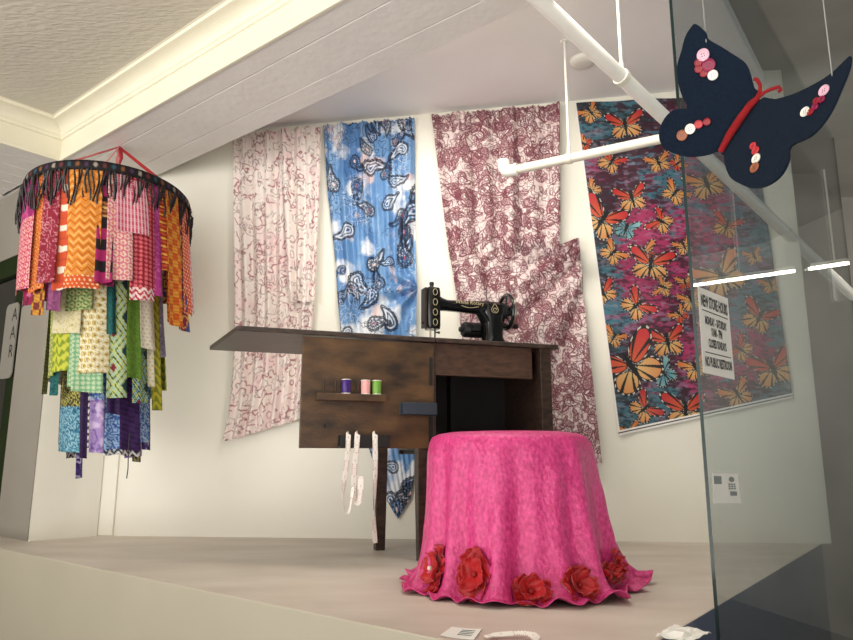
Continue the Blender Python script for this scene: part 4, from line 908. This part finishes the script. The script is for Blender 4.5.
# ================================================================== FELT BUTTERFLY
def felt_butterfly(center_px, dist, label, offx=0, offy=0, k=1.0, plane_n=None, threads=True):
    # outlines in photo pixels, laid on two wing planes hinged on the body line
    b0, b1 = (723, 149), (758, 98)
    lw = [(696, 24), (691, 27), (685, 37), (681, 52), (677, 66), (678, 82), (682, 96), (687, 108), (676, 109), (667, 115), (660, 127), (659, 138), (663, 147), (673, 153), (688, 157), (704, 156), (716, 152), (722, 147), (757, 97), (754, 88), (749, 70), (743, 61), (731, 53), (720, 46), (708, 39), (706, 33)]
    rw = [(723, 149), (757, 101), (775, 99), (793, 94), (812, 85), (830, 74), (847, 58), (850, 57), (848, 70), (840, 90), (831, 110), (820, 126), (808, 137), (790, 146), (788, 160), (781, 174), (769, 184), (754, 188), (740, 184), (730, 177), (725, 165), (724, 155)]
    nb = np.array(plane_n[0]); nw = np.array(plane_n[1])
    cen = ray(742., 120.) * dist / np.linalg.norm(ray(742., 120.)) + EYE
    def onp(x, y, n, out=0.): 
        n = n / np.linalg.norm(n); r = ray(float(x), float(y)); return r * (((cen - EYE) @ n) / (r @ n)) + EYE + n * out
    # body axis from the left plane; the right plane passes through the same line
    nL = nb / np.linalg.norm(nb); A0, A1 = onp(*b0, nL), onp(*b1, nL)
    ax = (A1 - A0) / np.linalg.norm(A1 - A0); nR_ = nw - ax * (nw @ ax); nR_ /= np.linalg.norm(nR_)
    def onr(x, y, out=0.):
        r = ray(float(x), float(y)); return r * (((A0 - EYE) @ nR_) / (r @ nR_)) + EYE + nR_ * out
    def onl(x, y, out=0.):
        r = ray(float(x), float(y)); return r * (((A0 - EYE) @ nL) / (r @ nL)) + EYE + nL * out
    return lw, rw, onl, onr, nL, nR_, A0, A1
vd = -ray(735., 120.); vd /= np.linalg.norm(vd)
lw, rw, onl, onr, nL, nRw, A0, A1 = felt_butterfly((742, 120), 1.22, '', plane_n=(vd * .9 + np.array([-.28, 0, 0.0]), vd + np.array([-1.35, -.0, .95])))
fb = thing('felt_butterfly', 'navy felt butterfly with red body and buttons hanging by threads before the glass', 'butterfly decoration', tuple((A0 + A1) / 2))
def smooth_poly(P, n=4):
    P = np.asarray(P, float); out = []; k = len(P)
    for i in range(k):
        p0, p1, p2, p3 = P[i - 1], P[i], P[(i + 1) % k], P[(i + 2) % k]
        for j in range(n):
            t = j / n; out.append(.5 * ((2 * p1) + (-p0 + p2) * t + (2 * p0 - 5 * p1 + 4 * p2 - p3) * t * t + (-p0 + 3 * p1 - 3 * p2 + p3) * t ** 3) * 1.0)
    return out
for poly, on, n, nm in ((lw, onl, nL, 'wing'), (rw, onr, nRw, 'wing')):
    pts = [on(*p) for p in smooth_poly(poly, 3)]
    mb = MB(); mb.prism(pts, -n * .004); mb.build(nm, M['felt'], fb)
# chenille body and antennae
mb = MB(); c0 = [onl(*p, .006) for p in ((721.5, 151.5), (731, 134), (741, 119), (752, 104), (759, 98))]; mb.tube(c0, (.0045, .006, .006, .0055, .004), 10); mb.build('body', M['redp'], fb, smooth=True)
for pts in (((757, 99), (761, 92), (761, 85), (758, 80), (755, 79)), ((759, 98), (766, 92), (773, 89), (780, 87), (782, 90), (779, 92))):
    mb = MB(); mb.tube([onl(*p, .006) for p in pts], .0028, 8); mb.build('antenna', M['redp'], fb, smooth=True)
def button(x, y, r, m, on, n):
    c = on(x, y, .0008); rr = .9 * r * np.linalg.norm(c - EYE) / F
    t1_ = np.cross(n, EZ); t1_ /= np.linalg.norm(t1_); t2_ = np.cross(t1_, n)
    mb = MB(); mb.lathe(c, n, [(rr * .92, 0), (rr, .0008), (rr, .0020), (rr * .9, .0028), (rr * .74, .0026), (rr * .66, .0018), (.0001, .0018)], 20)
    b = mb.build('button', M[m], fb, smooth=True)
    mb = MB()
    for (a, b_) in ((1, 1), (1, -1), (-1, 1), (-1, -1)): mb.lathe(c + (t1_ * a + t2_ * b_) * rr * .2 + n * .0017, n, [(rr * .09, 0), (rr * .09, .0004)], 8)
    mb.build('button_hole', M['ink'], b)
for (x, y, r, m) in ((703.5, 55, 6, 'b_pink'), (698.7, 63, 3.8, 'b_red'), (709, 65.3, 6.4, 'b_berry'), (699, 69, 3.9, 'b_red'), (704.3, 73.3, 3.8, 'b_red'), (713.3, 75.2, 5, 'b_white'), (682.5, 135.3, 5.4, 'b_brown'), (690.5, 129, 5.2, 'b_white'), (699, 124.3, 4.2, 'b_coral'), (707.3, 121.7, 3.8, 'b_red')): button(x, y, r, m, onl, nL)
for (x, y, r, m) in ((825, 91, 5.6, 'b_pink'), (822.5, 100, 3.6, 'b_berry'), (817.5, 101.5, 3.6, 'b_red'), (816, 107.5, 3.6, 'b_berry'), (811.5, 112.5, 3.4, 'b_red'), (806, 112.3, 5, 'b_white'), (754, 146.3, 3.8, 'b_coral'), (756.5, 151, 4.4, 'b_coral'), (757, 159, 5.2, 'b_white'), (755.5, 168, 5.4, 'b_brown')): button(x, y, r, m, onr, nRw)
for p in (onl(706, 40, .0), onr(832, 74, .0)):
    mb = MB(); mb.tube([p - EZ * .004, np.array([p[0], p[1], HZ + .17])], .0008, 5); mb.build('thread', M['thread'], fb)

# ================================================================== LITTLE THINGS ON THE PLATFORM EDGE
pz = [on_z(float(a), float(b), .0) for a, b in ((452, 628), (482, 630), (474, 641), (440, 636.5))]
pt = thing('paper_tag', 'small white printed paper tag lying at the front edge of the platform', 'paper tag', tuple(sum(pz) / 4))
mb = MB(); G = np.zeros((7, 7, 3))
for i in range(7):
    for j in range(7):
        u_, v_ = i / 6, j / 6; G[i, j] = (pz[0] * (1 - u_) + pz[1] * u_) * (1 - v_) + (pz[3] * (1 - u_) + pz[2] * u_) * v_; G[i, j, 2] = .001 + .006 * (u_ - .5) ** 2 + .01 * max(0, v_ - .7) * 0
mb.grid(G); mb.build('tag_sheet', M['paper'], pt, solid=.0006)
mb = MB()
for v_ in (.25, .4, .55, .7):
    a, b = [(pz[0] * (1 - u_) + pz[1] * u_) * (1 - v_) + (pz[3] * (1 - u_) + pz[2] * u_) * v_ for u_ in (.42, .85)]
    mb.tube([a + EZ * .0022, (a + b) / 2 + EZ * .0022, b + EZ * .0024], .0009, 5)
mb.build('tag_print', M['inkg'], pt)
tp = thing('tape_measure', 'white tape measure curled at the very front edge of the platform', 'tape measure', tuple(on_z(510., 638., 0.)))
mb = MB(); pts = [on_z(float(a), float(b), .006 + .0015 * k) for k, (a, b) in enumerate(((484, 637), (495, 634.5), (508, 633.5), (522, 632.5), (532, 634), (537, 638), (534, 642), (522, 644)))]
tape_strip([p for p in pts], EZ * .8 - NA * .3, .017, mb); mb.build('tape', M['tape'], tp, solid=.0008, smooth='full')
cr = on_z(684., 637., 0.); r = np.random.default_rng(12)
V = []; Fc = []
for i in range(9):
    for j in range(9):
        u_, v_ = i / 8 - .5, j / 8 - .5; V.append(cr + DR * u_ * .10 + DA * v_ * .075 + EZ * (.003 + .018 * r.random() * (1 - 1.2 * max(abs(u_), abs(v_)))))
mb = MB(); mb.grid(np.array(V).reshape(9, 9, 3)); o = mb.build('crumpled_paper', M['paper'], None, solid=.0008)
tag(o, 'crumpled white paper lying at the right front corner of the platform', 'paper')

# ================================================================== NEIGHBOUR DOOR AT LEFT
DW = .9
mb = MB(); x0 = -.33
mb.box(pe, AXA, (x0 - .10, .0, -.0), (x0, .05, 1.34)); mb.box(pe, AXA, (x0 - DW, .0, -.0), (x0 - DW + .1, .05, 1.34)); mb.box(pe, AXA, (x0 - DW, .0, 1.24), (x0, .05, 1.34)); mb.box(pe, AXA, (x0 - DW, .0, 0), (x0, .05, .2))
d1 = struct('door_1', mb, M['green'])
mb = MB(); mb.box(pe, AXA, (x0 - DW + .1, .02, .2), (x0 - .1, .03, 1.24)); mb.build('door_glass', M['doorglass'], d1)
# rounded white notice on the door frame
pn = on_plane(np.array([8.0, 24., 24.5, 9.0]), np.array([378., 300., 372., 300.]), NA, GA - .012)
xs = [float((p - pe) @ DA) for p in pn]; zs = [float(p[2]) for p in pn]
xa, xb, za, zb_ = x0 - .16, x0 - .015, zs[0], zs[1]
nt_ = thing('door_notice', 'pale rounded notice board on the dark green door at far left', 'notice', tuple(pe + DA * ((xa + xb) / 2) + NA * -.01 + EZ * za))
rc = .03; out = []
for (cx_, cz_, a0) in ((xb - rc, zb_ - rc, 0), (xa + rc, zb_ - rc, 90), (xa + rc, za + rc, 180), (xb - rc, za + rc, 270)):
    for t in np.linspace(0, 90, 6): a = math.radians(a0 + t); out.append(pe + DA * (cx_ + rc * math.cos(a)) + NA * -.006 + EZ * (cz_ + rc * math.sin(a)))
mb = MB(); mb.prism(out, NA * -.006); mb.build('notice_board', M['signw'], nt_)
mb = MB()
for k, ch in enumerate(('A', 'A', 'R')): put_text(mb, ch, .09, pe + DA * (xb - .035) + NA * -.0125 + EZ * (zb_ - .06 - .09 * k), DA, EZ)
mb.build('notice_lettering', M['ink'], nt_)

# ================================================================== STRIP LAMP (seen mirrored in the glass)
def mirror(P): return P - NR * 2 * (float(P @ NR) - GR)
LZ = 1.50
l0, l1 = mirror(on_z(690., 286., LZ)), mirror(on_z(795., 271., LZ))
ld = (l1 - l0) / np.linalg.norm(l1 - l0)
def lamp(a, b, label):
    t = thing('strip_lamp', label, 'ceiling lamp', tuple((a + b) / 2), 'strip lamps of the shop')
    mb = MB(); mb.tube([a, b], .009, 10); mb.build('tube', M['lampm'], t, smooth=True)
    d = (b - a) / np.linalg.norm(b - a); s = np.cross(d, EZ)
    mb = MB(); mb.box((a + b) / 2, np.array([d, s, EZ]), (-np.linalg.norm(b - a) / 2, -.012, .009), (np.linalg.norm(b - a) / 2, .012, .03)); mb.build('housing', M['pipe'], t)
    mb = MB(); mb.tube([(a + b) / 2 + EZ * .028, (a + b) / 2 + EZ * (2.124 - LZ)], .006, 6); mb.build('stem', M['pipe'], t)
lamp(l0, l1, 'strip lamp mirrored in the glass pane just above the sign')
lamp(mirror(on_z(811., 268.7, LZ)), mirror(on_z(860., 261.5, LZ)), 'strip lamp mirrored in the glass pane near the right edge')

# ================================================================== LIGHT
w = bpy.data.worlds.new('street_daylight'); sc.world = w; w.use_nodes = True; nt = w.node_tree; bg = nt.nodes['Background']
bg.inputs[0].default_value = (1.0, .97, .92, 1); tcw = nt.nodes.new('ShaderNodeTexCoord'); sx_ = nt.nodes.new('ShaderNodeSeparateXYZ'); nt.links.new(tcw.outputs['Generated'], sx_.inputs[0])
mrw = nt.nodes.new('ShaderNodeMapRange'); mrw.inputs['From Min'].default_value = -.12; mrw.inputs['From Max'].default_value = .10; mrw.inputs['To Min'].default_value = 2.7; mrw.inputs['To Max'].default_value = .8
nt.links.new(sx_.outputs['Z'], mrw.inputs['Value']); nt.links.new(mrw.outputs[0], bg.inputs[1])      # sunlit street below, soft sky above
def area(name, loc, to, size, power, col):
    l = bpy.data.lights.new(name, 'AREA'); l.energy = power; l.size = size; l.color = col
    o = bpy.data.objects.new(name, l); COL.objects.link(o); o.location = loc; d = Vector(to) - Vector(loc); o.rotation_euler = d.to_track_quat('-Z', 'Y').to_euler(); return o
area('daylight_from_street', (-2.25, .45, 1.15), (-.1, 2.95, .95), .9, 15, (1, .97, .92))
def strip_light(name, c, along, ln, wd, to, power, col):
    l = bpy.data.lights.new(name, 'AREA'); l.shape = 'RECTANGLE'; l.size = ln; l.size_y = wd; l.energy = power; l.color = col
    o = bpy.data.objects.new(name, l); COL.objects.link(o)
    z = -np.asarray(to, float); z /= np.linalg.norm(z); x = np.asarray(along, float); x = x - z * (x @ z); x /= np.linalg.norm(x); y = np.cross(z, x)
    o.matrix_world = Matrix(((x[0], y[0], z[0], c[0]), (x[1], y[1], z[1], c[1]), (x[2], y[2], z[2], c[2]), (0, 0, 0, 1)))
strip_light('track_light_behind_header', ab(1.74, -1.2, 1.88), DA, 1.3, .08, NA * .25 - EZ, 11, (1, .95, .86))
# ================================================================== CAMERA
cam = bpy.data.cameras.new('camera'); cam.sensor_width = 36; cam.lens = F / 853 * 36; cam.clip_start = .02
co = bpy.data.objects.new('camera', cam); COL.objects.link(co); co.location = (0, 0, CH); co.rotation_euler = (math.pi / 2 + PITCH, 0, 0); sc.camera = co
sc.view_settings.view_transform = 'Standard'; sc.view_settings.look = 'None'; sc.view_settings.exposure = 0.38; sc.view_settings.gamma = 1.0; sc.view_settings.use_curve_mapping = False
sc.cycles.transparent_max_bounces = 16
